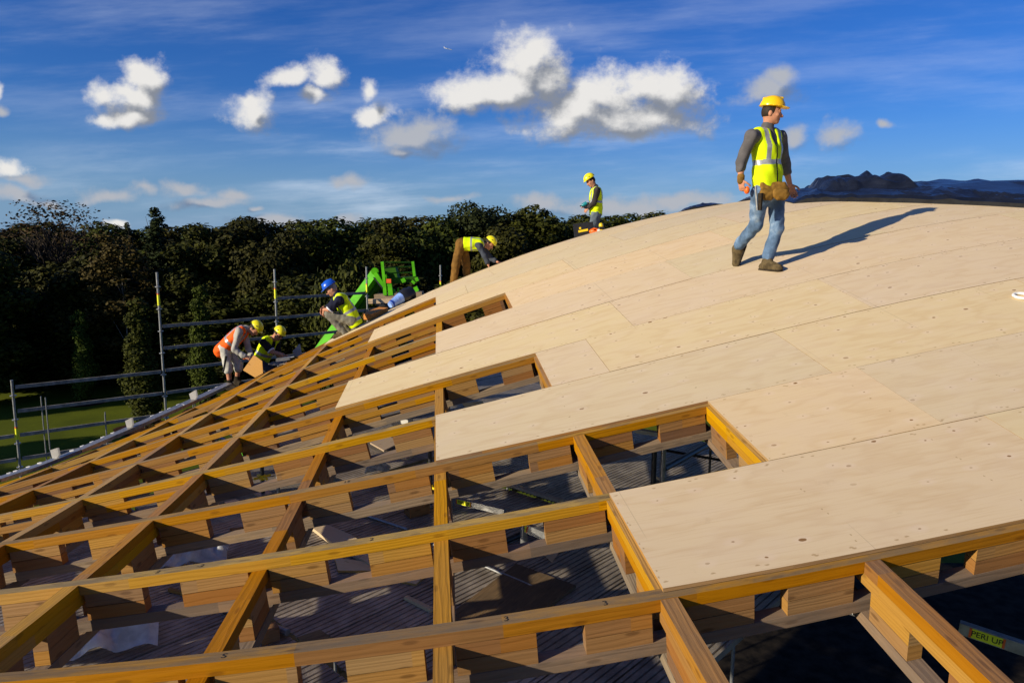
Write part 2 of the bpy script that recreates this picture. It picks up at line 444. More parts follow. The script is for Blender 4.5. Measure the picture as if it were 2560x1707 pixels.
# ------------------------------------------------------------------ the roof surface: one smooth doubly curved shell on a 1 m grid
CO = np.array([[-0.82231, 0.15264, 7.88924], [-0.50422, -1.2109, 4.88168], [0.01403, 0.0002, 0.01268], [-0.02832, 0.17961, 0.01422], [-0.01952, 0.01158, -0.0207], [4.77617, -1.47234, 0.17405], [-0.18252, -0.67559, -0.37142], [0.00654, 0.24869, 0.04536], [0.12546, -0.0705, 0.04623], [0.04678, 0.03707, 0.35419], [0.0866, 0.25634, -0.11787], [-0.01736, 0.03543, 0.07887], [-0.00715, 0.09248, 0.23543], [-0.03435, -0.02432, 0.15828], [0.00568, 0.01218, -0.17983]])
CW = CO @ RM.T
EXPO = [(i, j) for i in range(5) for j in range(5 - i)]


def SP(u, v):
    u = np.asarray(u, float); v = np.asarray(v, float)
    a = (u - 1) / 5; b = (v - 5) / 5
    P = sum(CW[k] * (a ** i * b ** j)[..., None] for k, (i, j) in enumerate(EXPO)) + EYE
    P[..., 2] -= .1 * np.maximum(v - 11.6, 0) ** 2
    return P


def SN(u, v):
    e = 1e-3
    n = np.cross(SP(np.asarray(u) + e, v) - SP(np.asarray(u) - e, v), SP(u, np.asarray(v) + e) - SP(u, np.asarray(v) - e))
    return n / np.linalg.norm(n, axis=-1, keepdims=True)


def SW(u, v, w):
    return SP(u, v) + SN(u, v) * np.asarray(w, float)[..., None]


def sblock(mb, u0, u1, v0, v1, w0, w1, nu=1, nv=1, along='u', mt=0, ms=1, smooth=False):
    us = np.linspace(u0, u1, nu + 1); vs = np.linspace(v0, v1, nv + 1)
    U, V = np.meshgrid(us, vs, indexing='ij')
    T = SW(U, V, np.full(U.shape, w1)); B = SW(U, V, np.full(U.shape, w0))
    q = np.stack([U, V], -1) if along == 'u' else np.stack([V, U], -1)
    mb.grid(T, q, mt, smooth)
    mb.grid(B, q, ms, False, True)
    for e in (0, -1):
        P = np.stack([B[:, e], T[:, e]], 1)
        uvp = np.stack([np.stack([us, us * 0 + w0 + v0 * 3.1], -1), np.stack([us, us * 0 + w1 + v0 * 3.1], -1)], 1)
        mb.grid(P, uvp, ms, False, e == 0 and False or e == 0)
        P = np.stack([B[e, :], T[e, :]], 1)
        uvp = np.stack([np.stack([vs, vs * 0 + w0 + u0 * 3.1], -1), np.stack([vs, vs * 0 + w1 + u0 * 3.1], -1)], 1)
        mb.grid(P, uvp, ms, False, e == -1)


EAVE = [(-7, 6.7), (-5.5, 7.0), (-4.5, 7.5), (-4, 8.05), (-3.5, 8.8), (-3, 9.5), (-2.5, 10.2), (-1.5, 11.1), (0, 12), (2, 13), (14, 13.6)]
eu, ev = [e[0] for e in EAVE], [e[1] for e in EAVE]
def ve(u): return float(np.interp(u, eu, ev))
def ue(v): return float(np.interp(v, ev, eu))


ROOF = empty('gridshell_roof', (0, 6, H - 1.5), 'doubly curved roof of crossing orange timber laths, half covered with pale plywood sheets', 'roof')
ROOT_BASE = ROOF
TH = .058; WD = .04                                     # lath thickness, half width
UL = {0: -2.2, 1: -3.0, 2: -3.8, 3: -4.6, 4: -5.2, 5: -5.6, 6: -5.8}
START = {0: 2, 1: 3, 2: 1, 3: 2, 4: 0, 5: 1, 6: 2, 7: 0, 8: 1, 9: -1, 10: 0, 11: 0, 12: .5}     # first sheet of each band starts on this cross lath
JOINT = {0: [4.5, 7.0, 9.5], 1: [4.2, 6.7, 9.2], 2: [4, 6.5, 9], 3: [2.5, 5, 7.5, 10], 4: [3, 5.5, 8, 10.5], 5: [4, 6.5, 9], 6: [5, 7.5, 10],
         7: [3, 5.5, 8, 10.5], 8: [1.5, 4, 6.5, 9], 9: [2, 4.5, 7, 9.5], 10: [1.0, 3.5, 6, 8.5], 11: [2.5, 5, 7.5, 10], 12: [3, 5.5, 8]}
UMAX = 11.0


def open_cell(k, u):
    """is the cell of band k that holds u without a sheet"""
    return k < 0 or k > 12 or u < START[k]


# continuous row laths (top and bottom chord)
rowtag = {}
for k in range(0, 13):
    u0 = max(UL.get(k, -6), ue(k)) - .04
    if k >= 7: u0 = ue(k)
    mb = MB(); n = int((UMAX - u0) / .25)
    sblock(mb, u0, UMAX, k - WD, k + WD, -TH, 0, n, 1, 'u', 0, 1)
    rowtag[k] = mb.build('lath', [M['lath_top'], M['lath']], ROOF)
    if k <= 10:
        mb = MB(); ub = 8.5 if k < 3 else max(START[k], START[k - 1]) + 2.2
        sblock(mb, u0, ub, k - WD, k + WD, -.202 - TH, -.202, int((ub - u0) / .25), 1, 'u', 0, 1)
        mb.build('lower_lath', [M['low'], M['low']], ROOF)
# cross laths: short packers flush with the rows, a through lath below, a lower lath at the bottom
for j in range(-5, 9):
    vmax = min(ve(j), 12.2)
    v0 = {0: -1, 1: -1, 2: -1.2, 3: -1.2, 4: -1, -1: -.9, -2: .1, -3: 1.1, -4: 2.1, -5: 3.1}.get(j, -.5)
    kk = math.ceil(v0)
    edges = [v0] + list(range(kk, 14))
    for a, b in zip(edges[:-1], edges[1:]):
        lo = a + (WD + .002 if a == int(a) and a >= 0 else 0); hi = b - WD - .002 if b >= 0 else b
        if b >= vmax: hi = min(hi, vmax)
        if hi - lo < .15: break
        band = int(math.floor((a + b) / 2))
        if not (open_cell(band, j - .01)): continue
        mb = MB(); sblock(mb, j - WD, j + WD, lo, hi, -TH, -.001, 1, 4, 'v', 0, 1)
        mb.build('cross_lath', [M['cross_top'], M['lath']], ROOF)
    first_cov = next((k for k in range(0, 13) if j > START[k] + 3), 99)
    vm = vmax
    mb = MB(); sblock(mb, j - WD, j + WD, v0, vm, -2 * TH, -TH - .001, 1, int((vm - v0) / .25) + 1, 'v', 1, 1)
    mb.build('through_lath', [M['cross_top'], M['lath']], ROOF)
    if j <= 4:
        mb = MB(); sblock(mb, j - WD, j + WD, v0, min(vm, 10), -.26 - TH, -.261, 1, int((vm - v0) / .25) + 1, 'v', 0, 1)
        mb.build('lower_cross_lath', [M['low'], M['low']], ROOF)

# packing planks between the chords: two stacked blocks at each end of every bay
jobs = []
for k in range(0, 12):
    for j in range(-6, 8):
        if j + .5 < max(UL.get(k, -6), ue(min(k, 12.9))): continue
        if not (open_cell(k, j + .5) or open_cell(k - 1, j + .5)): continue
        mid = (k >= 4 and j < 1) or (k == 3 and j < -1)
        r = random.Random(k * 31 + j)
        for (a, b) in ((.05 + r.uniform(0, .02), .38 + r.uniform(-.03, .03)), (.60 + r.uniform(-.03, .03), .93 + r.uniform(-.02, .02))):
            for (w0, w1) in ((-.128, -TH - .001), (-.201, -.132)):
                jobs.append(('u', j + a, j + b, k - WD + .003, k + WD - .003, w0, w1, mid))
for j in range(-5, 6):
    for k in range(-1, 11):
        if k + .5 > ve(j) or k < {-1: 0, -2: 1, -3: 2, -4: 3, -5: 4}.get(j, -1): continue
        if not (open_cell(k, j - .3) or open_cell(k, j + .3)): continue
        r = random.Random(k * 17 + j * 5 + 3)
        for (a, b) in ((.10, .40 + r.uniform(-.03, .03)), (.60 + r.uniform(-.03, .03), .90)):
            for (w0, w1) in ((-.187, -2 * TH - .001), (-.259, -.189)):
                jobs.append(('v', j - WD + .003, j + WD - .003, k + a, k + b, w0, w1, False))
def dist(jb): return float(np.linalg.norm(SP((jb[1] + jb[2]) / 2, (jb[3] + jb[4]) / 2) - EYE))
jobs.sort(key=dist)
rest = MB()
for i, (al, u0, u1, v0, v1, w0, w1, mid) in enumerate(jobs):
    mb = MB() if i < 300 else rest
    sblock(mb, u0, u1, v0, v1, w0, w1, 1, 1, al, 0, 0)
    if i < 300: mb.build('block_plank', [M['block']], ROOF)
rest.build('far_block_planks', [M['block']], ROOF, 'stuff')
# extra middle lath in the steep part of the shell
for k in range(3, 11):
    u0 = max(UL.get(k, -6), ue(k)); u1 = -1.0 if k == 3 else 1.0
    mb = MB(); sblock(mb, u0, u1, k - WD - .004, k + WD + .004, -.150, -.096, int((u1 - u0) / .25), 1, 'u', 0, 1)
    mb.build('middle_lath', [M['lath_top'], M['lath']], ROOF)

# plywood sheets
for k in range(0, 13):
    e = [START[k]] + [x for x in JOINT[k] if x > START[k]] + [UMAX]
    e = [x for i, x in enumerate(e) if i == 0 or x - e[i - 1] > .3]
    for i, (a, b) in enumerate(zip(e[:-1], e[1:])):
        r = random.Random(k * 100 + i)
        g = .0022 + r.uniform(0, .0022); gu = .0012; lift = .001 + r.uniform(0, .0035)
        mb = MB()
        sblock(mb, a + (gu if i else -.012), b - gu, k + g + r.uniform(-.002, .002), k + 1 - g + r.uniform(-.002, .002), lift, .019 + lift,
               max(2, int((b - a) / .25)), 4, 'u', 0, 1, True)
        mb.build('plywood_sheet', [M['ply'], M['ply_edge']], ROOF)

# edge gutter with white taped joints and white upstand plates
gpx = [(-60, 1221, 8.9), (0, 1198, 9.0), (100, 1165, 9.3), (200, 1126, 9.6), (290, 1087, 10.0), (380, 1048, 10.5), (450, 1017, 11.0), (510, 990, 11.6), (572, 961, 12.2)]
gp = [pt(*g) for g in gpx]
mb = MB()
for a, b in zip(gp[:-1], gp[1:]):
    mb.bar(a, b + (b - a) * .01, .13, .05)
mb.build('eave_flashing', [M['steel']], ROOF)
for x in (5, 32, 48, 80, 108, 188, 214, 238, 265, 290, 330, 388, 410, 430, 452, 531, 548):
    Y = np.interp(x, [g[0] for g in gpx], [g[2] for g in gpx]); y = np.interp(x, [g[0] for g in gpx], [g[1] for g in gpx])
    a = pt(x - 4, y + 1, Y); b = pt(x + 4, y - 2, Y + .05); mb = MB(); mb.bar(a, b, .14, .056); mb.build('taped_joint', [M['white']], ROOF)
for (x, y, w, h, sk) in ((136, 1133, 22, 22, 3), (322, 1058, 19, 20, 4), (482, 989, 19, 19, 5), (741, 878, 20, 18, 9)):
    Y = np.interp(x, [g[0] for g in gpx] + [741], [g[2] for g in gpx] + [13.3])
    c = [pt(x - w / 2, y - h / 2 + sk, Y), pt(x + w / 3, y - h / 2 - sk, Y), pt(x + w / 2, y + h / 6, Y), pt(x + w / 4, y + h * .6, Y), pt(x - w / 4, y + h * .55, Y)]
    mb = MB(); nrm = np.array([.1, .03, 0]); mb.face(c[::-1]); mb.face([p + nrm * .2 for p in c])
    for i in range(5):
        mb.face([c[i], c[(i + 1) % 5], c[(i + 1) % 5] + nrm * .2, c[i] + nrm * .2])
    mb.build('upstand_plate', [M['grey_card']], ROOF)
# ------------------------------------------------------------------ ground
def lawn_mat():
    m, t, b = material('mown_lawn', .9, .1)
    tcn = t.n('ShaderNodeTexCoord', 3)
    n1 = t.noise(tcn, .35, 4); n2 = t.noise(tcn, 9, 4)
    c = t.mix(t.step(n1, .3, .7), (.055, .072, .003), (.095, .115, .005))
    c = t.mix(t.m('MULTIPLY', t.step(n2, .4, .7), .4), c, (.05, .055, .003))
    t.t.links.new(c, b.inputs['Base Color']); return m


M['lawn'] = lawn_mat()
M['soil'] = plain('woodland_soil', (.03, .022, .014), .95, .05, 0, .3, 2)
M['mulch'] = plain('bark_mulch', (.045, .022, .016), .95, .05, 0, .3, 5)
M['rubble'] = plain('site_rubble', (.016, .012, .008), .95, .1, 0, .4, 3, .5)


def sheet(name, x0, x1, y0, y1, z, mat, kind='structure', par=None):
    mb = MB(); mb.face([(x0, y0, z), (x1, y0, z), (x1, y1, z), (x0, y1, z)]); return mb.build(name, mat, par, kind)


sheet('lawn', -900, 900, -300, 4000, 0, M['lawn'])
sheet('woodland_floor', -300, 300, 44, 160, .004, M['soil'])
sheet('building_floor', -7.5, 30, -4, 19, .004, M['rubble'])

# ------------------------------------------------------------------ scaffold platform below the shell
DIR = np.array([math.cos(math.radians(47.6)), math.sin(math.radians(47.6)), 0]); PER = np.array([DIR[1], -DIR[0], 0])


def deck_mesh(L, w=.318):
    mb = MB(); prof = [(-w / 2, -.05)]
    x = -w / 2
    prof.append((x, 0))
    for i in range(6):
        xc = -w / 2 + .03 + i * .0516
        prof += [(xc - .008, 0), (xc - .004, -.012), (xc + .004, -.012), (xc + .008, 0)]
    prof += [(w / 2, 0), (w / 2, -.05)]
    P = np.array([[(0, y, z) for y, z in prof], [(L, y, z) for y, z in prof]])
    mb.grid(P)
    me_o = mb.build('deck_board', [M['deck']]); me = me_o.data; bpy.data.objects.remove(me_o); return me


DME = deck_mesh(3.0)


def platform(name, label, cx, cy, z, n_across, n_long, skip=(), group=None):
    base = np.array([cx, cy, z])
    o = empty(name, base, label, 'scaffold platform')
    ang = math.radians(47.6)
    for i in range(n_across):
        for j in range(n_long):
            if (i, j) in skip: continue
            b = bpy.data.objects.new('deck_board', DME); COL.objects.link(b); b.parent = o
            r = random.Random(i * 9 + j)
            p = PER * (i - n_across / 2) * .333 + DIR * ((j - n_long / 2) * 3.04 + r.uniform(-.01, .01))
            b.location = (p[0], p[1], r.uniform(-.006, .006)); b.rotation_euler = (0, 0, ang)
    # ledgers under the boards and standards to the ground
    for j in range(n_long + 1):
        c = base + DIR * ((j - n_long / 2) * 3.04 - .02); a = PER * (n_across / 2 * .333 + .1)
        mb = MB(); mb.tube([c - a - (0, 0, .09), c + a - (0, 0, .09)], .024); mb.build('ledger', [M['steel']], o)
        for s in (-1, 0):
            q = c + a * s * .93
            top = z - .06
            mb = MB(); mb.tube([(q[0], q[1], .0), (q[0], q[1], top)], .024); mb.build('standard', [M['steel']], o)
    return o


platform('scaffold_platform', 'ribbed dark steel scaffold deck seen through the lattice at centre', -.15, 5.3, H - 2.62, 14, 3,
         skip=[(i, 0) for i in range(9, 14)] + [(13, 1), (12, 2), (13, 2)])
platform('scaffold_platform', 'lower ribbed steel deck under the steep left edge of the roof', -4.6, 6.6, H - 3.55, 12, 3)
platform('scaffold_platform', 'ribbed steel deck farther back below the ladder of small openings', -.9, 11.0, H - 2.75, 10, 2)


def on(x, y, z, lift=0.):
    p = onz(x, y, z); p[2] += lift; return p


ZP = H - 2.62


def slab(name, px, z, th, mat, label, cat, group=None, lift=.004, edge=None):
    """a flat board given by the photo positions of its corners on the deck plane"""
    c = [on(x, y, z, lift) for x, y in px]; up = np.array([0, 0, th])
    cen = sum(c) / len(c)
    mb = MB(); d = c[1] - c[0]; d = d / np.linalg.norm(d); e = np.cross((0, 0, 1), d)
    uv = [((p - c[0]) @ d, (p - c[0]) @ e) for p in c]
    area = sum(c[i][0] * c[(i + 1) % len(c)][1] - c[(i + 1) % len(c)][0] * c[i][1] for i in range(len(c)))
    if area < 0: c = c[::-1]; uv = uv[::-1]
    mb.face([p + up for p in c], uv, 0); mb.face(c[::-1], uv[::-1], 0)
    n = len(c)
    for i in range(n):
        L = np.linalg.norm(c[(i + 1) % n] - c[i])
        mb.face([c[i], c[(i + 1) % n], c[(i + 1) % n] + up, c[i] + up], [(0, 0), (L, 0), (L, th), (0, th)], 1 if edge else 0)
    o = mb.build(name, [mat] + ([edge] if edge else []))
    tag(o, label, cat, group)
    return o


slab('plank_offcut', [(778, 1325), (800, 1311), (880, 1346), (960, 1402), (935, 1425), (830, 1365)], ZP, .03, M['offcut'], 'pale plank offcut lying on the deck, left of the upright lath', 'plank')
slab('plywood_offcut', [(836, 1398), (930, 1412), (950, 1432), (845, 1432)], ZP, .018, M['ply'], 'small cream plywood offcut under the lath beside the plank', 'plywood', edge=M['ply_edge'])
slab('plywood_offcut', [(974, 1453), (1015, 1440), (1070, 1438), (1040, 1466)], ZP, .018, M['ply'], 'triangular plywood offcut lit on its left tip on the deck', 'plywood', edge=M['ply_edge'])
slab('stained_board', [(1140, 1530), (1290, 1415), (1440, 1470), (1270, 1600), (1140, 1560)], ZP, .02, M['stained_ply'], 'large stained brown board lying on the ribbed deck', 'board')
slab('timber_batten', [(1258, 1213), (1272, 1212), (1410, 1254), (1398, 1258)], ZP, .025, M['offcut'], 'long thin pale batten across the deck behind the lath', 'batten')
slab('timber_wedge', [(987, 1147), (1040, 1133), (1050, 1132), (1018, 1151)], ZP, .02, M['offcut'], 'thin pointed timber wedge on the deck near the upright lath', 'wedge')
slab('timber_batten', [(1640, 1196), (1655, 1199), (1668, 1209), (1653, 1206)], ZP, .02, M['offcut'], 'short bright stick at the edge of the largest roof opening', 'batten')
slab('pale_board', [(925, 1110), (975, 1095), (1000, 1110), (960, 1130)], ZP - .1, .02, M['offcut'], 'pale square board lying deep under the third row of laths', 'board')
slab('timber_offcut', [(1010, 1283), (1060, 1270), (1075, 1283), (1025, 1297)], ZP, .09, M['block'], 'brown timber block offcut on the deck behind the upright lath', 'timber block')
slab('timber_offcut', [(650, 1595), (690, 1585), (700, 1600), (655, 1615)], ZP, .09, M['block'], 'brown timber block offcut at the bottom lath', 'timber block')
slab('plywood_offcut', [(1350, 1385), (1375, 1370), (1400, 1382), (1380, 1412)], ZP - .02, .018, M['ply'], 'dim plywood offcut in the shade under the nearest plywood sheet', 'plywood', edge=M['ply_edge'])


slab('plank_offcut', [(1272, 1003), (1330, 992), (1345, 1000), (1290, 1012)], ZP - .1, .025, M['offcut'], 'pale plank offcut in the opening under the second plywood row', 'plank')
slab('plank_offcut', [(575, 1330), (640, 1318), (650, 1326), (585, 1339)], ZP, .03, M['block'], 'brown plank offcut on the deck two bays left of the upright lath', 'plank')
slab('plywood_offcut', [(742, 1600), (800, 1580), (830, 1600), (770, 1622)], ZP, .018, M['stained_ply'], 'dirty plywood offcut on the deck above the nearest left lath', 'plywood')
slab('timber_batten', [(1010, 1500), (1018, 1496), (1085, 1528), (1076, 1533)], ZP, .025, M['offcut'], 'thin batten on the deck just left of the upright lath at the bottom', 'batten')
slab('timber_batten', [(420, 1480), (426, 1476), (520, 1500), (514, 1505)], ZP, .025, M['block'], 'thin brown batten lying on the deck at lower left', 'batten')
slab('plywood_offcut', [(560, 1260), (590, 1252), (610, 1262), (578, 1271)], ZP, .018, M['ply'], 'small bright plywood scrap left of the yellow jack', 'plywood', edge=M['ply_edge'])
slab('timber_offcut', [(1560, 1590), (1600, 1575), (1620, 1590), (1578, 1606)], ZP, .06, M['block'], 'brown timber offcut under the nearest cross lath at the bottom', 'timber block')


def bar_thing(name, x0, y0, x1, y1, z, r, mat, label, cat, flat=None):
    a, b = on(x0, y0, z, r + .004), on(x1, y1, z, r + .004); mb = MB()
    if flat: mb.bar(a, b, flat[0], flat[1])
    else: mb.tube([a, b], r, 10)
    o = mb.build(name, [mat]); tag(o, label, cat); return o, a, b


bar_thing('steel_tube', 900, 1288, 1020, 1328, ZP, .016, M['steel'], 'shiny steel tube lying on the deck behind the plank', 'tube')
bar_thing('steel_tube', 560, 1530, 720, 1590, ZP, .024, M['steel'], 'scaffold tube lying across the deck at lower left', 'tube')
bar_thing('steel_tube', 1180, 1395, 1330, 1330, ZP, .024, M['dark_steel'], 'dark scaffold tube on the deck below the middle opening', 'tube')
bar_thing('steel_tube', 1085, 1365, 1330, 1470, ZP, .012, M['steel'], 'long dull steel tube under the bay right of the upright lath', 'tube')


def text_part(txt, size, c, ex, ey, mat, name, parent, thick=.0008):
    cu = bpy.data.curves.new(name, 'FONT'); cu.body = txt; cu.size = size; cu.align_x = 'CENTER'; cu.align_y = 'CENTER'; cu.extrude = thick
    o = bpy.data.objects.new(name, cu); COL.objects.link(o)
    ex = np.array(ex, float); ex /= np.linalg.norm(ex); ey = np.array(ey, float); ey = ey - ex * (ey @ ex); ey /= np.linalg.norm(ey); ez = np.cross(ex, ey)
    off = origin(parent) if parent is not None else np.zeros(3); p = np.array(c) - off
    Mx = Matrix([[ex[i], ey[i], ez[i], p[i]] for i in range(3)] + [[0, 0, 0, 1]])
    cu.materials.append(mat)
    o.matrix_local = Mx
    if parent is not None: o.parent = parent
    return o


def ledger_beam(name, p0, p1, w, h, label, t0, t1, ts, spigot=True):
    """flat galvanised scaffold ledger with a printed yellow label on the side that faces the photographer"""
    p0 = np.array(p0); p1 = np.array(p1); c = (p0 + p1) / 2
    o = empty(name, c, label, 'scaffold ledger')
    mb = MB(); mb.bar(p0, p1, w, h); mb.build('beam', [M['steel']], o)
    d = p1 - p0; L = np.linalg.norm(d); d /= L; sd = np.cross(d, (0, 0, 1)); sd /= np.linalg.norm(sd); up = np.cross(sd, d)
    if (EYE - c) @ sd < 0: sd = -sd
    a, b = p0 + d * L * t0, p0 + d * L * t1
    f = sd * (w / 2 + .002)
    q = [a + f - up * h * .42, b + f - up * h * .42, b + f + up * h * .42, a + f + up * h * .42]
    mb = MB(); n = np.cross(q[1] - q[0], q[3] - q[0])
    mb.face(q if n @ sd > 0 else q[::-1]); lab = mb.build('label', [M['yellow_label']], o)
    ex = (b - a); ex = ex if ex @ np.array([1, 0, 0]) > 0 else -ex
    text_part('PERI UP', ts, (a + b) / 2 + f + sd * .0015, ex, up, M['ink'], 'lettering', o)
    for e in (a, b):
        s = d * .006
        q = [e + f * 1.03 - s - up * h * .42, e + f * 1.03 + s - up * h * .42, e + f * 1.03 + s + up * h * .42, e + f * 1.03 - s + up * h * .42]
        n = np.cross(q[1] - q[0], q[3] - q[0]); mb = MB(); mb.face(q if n @ sd > 0 else q[::-1]); mb.build('label_edge', [M['orange_label']], o)
    if not spigot: return o
    mb = MB(); mb.tube([p0 - (0, 0, .12), p0 + (0, 0, .1)], .026, 10); mb.build('spigot', [M['steel']], o)
    return o


ledger_beam('scaffold_ledger', pt(2398, 1566, 3.55), pt(2650, 1650, 3.3), .045, .062, 'galvanised scaffold ledger with yellow printed label at the lower right', .12, .46, .042, False)
ledger_beam('scaffold_ledger', on(1128, 1262, ZP, .06), on(1262, 1294, ZP, .06), .04, .055, 'short scaffold ledger with small yellow label, lying on the deck in the middle bay', .13, .40, .04)
ledger_beam('scaffold_ledger', pt(1310, 1316, 4.8), pt(1420, 1362, 4.65), .04, .06, 'galvanised ledger lying below the lath beside the large roof opening', .02, .1, .01)
# perforated deck end plates, jacks
def plate(name, px, Y, label, cat, mat='steel', th=.04):
    c = [pt(x, y, Y) for x, y in px]; d = np.array([.05, th, 0]); mb = MB()
    mb.face(c); mb.face([p + d for p in c][::-1])
    for i in range(len(c)): mb.face([c[i], c[i] + d, c[(i + 1) % len(c)] + d, c[(i + 1) % len(c)]])
    o = mb.build(name, [M[mat]]); return tag(o, label, cat)


plate('perforated_beam', [(1586, 1073), (1648, 1082), (1648, 1092), (1586, 1082)], 6.6, 'bright perforated steel beam behind the blocks of the large opening', 'steel beam', 'white')
plate('perforated_beam', [(1155, 1008), (1195, 1004), (1200, 1016), (1162, 1018)], 7.6, 'white perforated beam end in the opening under the second plywood row', 'steel beam', 'white')
plate('perforated_beam', [(975, 1055), (1020, 1048), (1020, 1058), (982, 1064)], 7.6, 'white drilled steel plate under the fourth row of laths', 'steel beam', 'white')


def jack(x, y, z0, z1, label):
    p = onz(x, y, z0 + .18); o = empty('support_jack', (p[0], p[1], z0), label, 'support jack')
    mb = MB(); mb.tube([(p[0], p[1], z0), (p[0], p[1], z1)], .02, 10); mb.build('screw', [M['dark_steel']], o)
    mb = MB(); mb.tube([p - PER * .09, p + PER * .09], .014); mb.tube([p - DIR * .09, p + DIR * .09], .014); mb.tube([p - (0, 0, .025), p + (0, 0, .025)], .032)
    mb.build('wing_nut', [M['yellow']], o)
    mb = MB(); mb.box((p[0], p[1], z0 + .006), (DIR, PER, (0, 0, 1)), (.07, .07, .006)); mb.build('base_plate', [M['steel']], o)
    return o


jack(656, 1192, ZP, H - 2.2, 'dark screw jack with yellow wing nut under the left laths')
jack(1076, 1218, ZP, H - 1.95, 'screw jack with yellow nut half hidden by the upright lath')
# dark scaffold tubes in the big opening
for (x, y0, y1, Y, lab) in ((1637, 1105, 1185, 6.3, 'black upright tube at the edge of the deck in the large opening'), (1660, 1100, 1180, 6.25, 'grey upright tube standing beside the black one'), (1777, 1110, 1190, 6.9, 'thin rusty upright rod near the right end of the opening')):
    a, b = pt(x, y0, Y), pt(x, y1, Y); mb = MB(); r = .024 if x < 1700 else .012
    mb.tube([(a[0], a[1], 0.0), (a[0], a[1], a[2])], r, 10); o = mb.build('scaffold_tube', [M['steel'] if x == 1660 else M['dark_steel']]); tag(o, lab, 'scaffold tube')
mb = MB(); mb.tube([pt(1660, 1172, 6.3), pt(1790, 1100, 7.4)], .028); tag(mb.build('scaffold_brace', [M['dark_steel']]), 'dark sloping brace across the large opening', 'scaffold brace')
mb = MB(); mb.tube([pt(1660, 1125, 6.9), pt(1830, 1155, 6.9)], .014); tag(mb.build('scaffold_rail', [M['dark_steel']]), 'thin dark rail across the large opening', 'scaffold rail')


# crumpled sack and clear polythene
def tents(seed, n, amp, w, stretch=1.0, tilt=3.14):
    """crumple of sharp folds: the highest of many ridge lines"""
    r = random.Random(seed); R = []
    for _ in range(n):
        a = r.uniform(-tilt, tilt) / 2; R.append((r.uniform(-.05, 1.05), r.uniform(-.05, 1.05), math.cos(a), math.sin(a), r.uniform(.12, .45), w * r.uniform(.5, 1.5), amp * r.uniform(.35, 1)))
    def f(S, T):
        h = np.zeros_like(S)
        for cx, cy, dx_, dy_, L, ww, A_ in R:
            x = (S - cx) * stretch; y = T - cy; al = x * dx_ + y * dy_; ac = np.abs(-x * dy_ + y * dx_)
            h = np.maximum(h, A_ * np.clip(1 - ac / ww, 0, 1) * np.clip(1.25 - np.abs(al) / L, 0, 1))
        return h
    return f


def cloth(name, cen, ex, ey, ez, nx, ny, hf, mat, label, cat, thick=.004):
    us = np.linspace(-1, 1, nx); vs = np.linspace(-1, 1, ny); U, V = np.meshgrid(us, vs, indexing='ij')
    Hh = hf(U, V); P = np.array(cen) + U[..., None] * np.array(ex) + V[..., None] * np.array(ey) + Hh[..., None] * np.array(ez)
    mb = MB(); mb.grid(P, np.stack([U, V], -1), 0, True); mb.grid(P - np.array(ez) * thick, np.stack([U, V], -1), 0, True, True)
    for e in (0, -1):
        mb.grid(np.stack([P[:, e], P[:, e] - np.array(ez) * thick], 1)); mb.grid(np.stack([P[e], P[e] - np.array(ez) * thick], 1))
    o = mb.build(name, [mat]); return tag(o, label, cat)


def crumple(seed, amp, fr):
    r = random.Random(seed); W = [(r.uniform(-fr, fr), r.uniform(-fr, fr), r.uniform(0, 6.28), r.uniform(.3, 1)) for _ in range(9)]
    def f(U, V):
        h = 0
        for a, b, c, w in W: h = h + w * np.abs(np.sin(a * U + b * V + c))
        return amp * h / 4
    return f


c1 = on(945, 1181, ZP); fz = crumple(3, .12, 6)
cloth('canvas_sack', c1, (.13, .02, 0), (0, .08, 0), (0, 0, 1), 24, 16, lambda U, V: fz(U, V) * np.sqrt(np.clip(1 - .9 * U ** 2, 0, 1)) * np.sqrt(np.clip(1 - .9 * V ** 2, 0, 1)) + .006, M['sack'], 'crumpled cream canvas sack on the deck beside the lath', 'sack')
c2 = on(285, 1600, H - 3.55 + .03); f2 = tents(5, 26, .26, .3, 1.0)
cloth('polythene_sheet', on(290, 1598, ZP + .02), (.24, .10, 0), (-.07, .18, .02), (0, 0, 1), 30, 24, lambda U, V: (f2(U * .5 + .5, V * .5 + .5) + .05) * (1 - .6 * U ** 2) * (1 - .6 * V ** 2), M['film'], 'crumpled clear polythene sheet at the lower left', 'plastic sheet', .002)
f3 = tents(8, 22, .22, .3, 1.0)
cloth('polythene_sheet', on(490, 1395, ZP + .02), (.24, .05, 0), (-.05, .16, .02), (0, 0, 1), 26, 20, lambda U, V: (f3(U * .5 + .5, V * .5 + .5) + .04) * (1 - .6 * U ** 2) * (1 - .6 * V ** 2), M['film'], 'smaller crumpled polythene scrap beyond the lower left one', 'plastic sheet', .002)

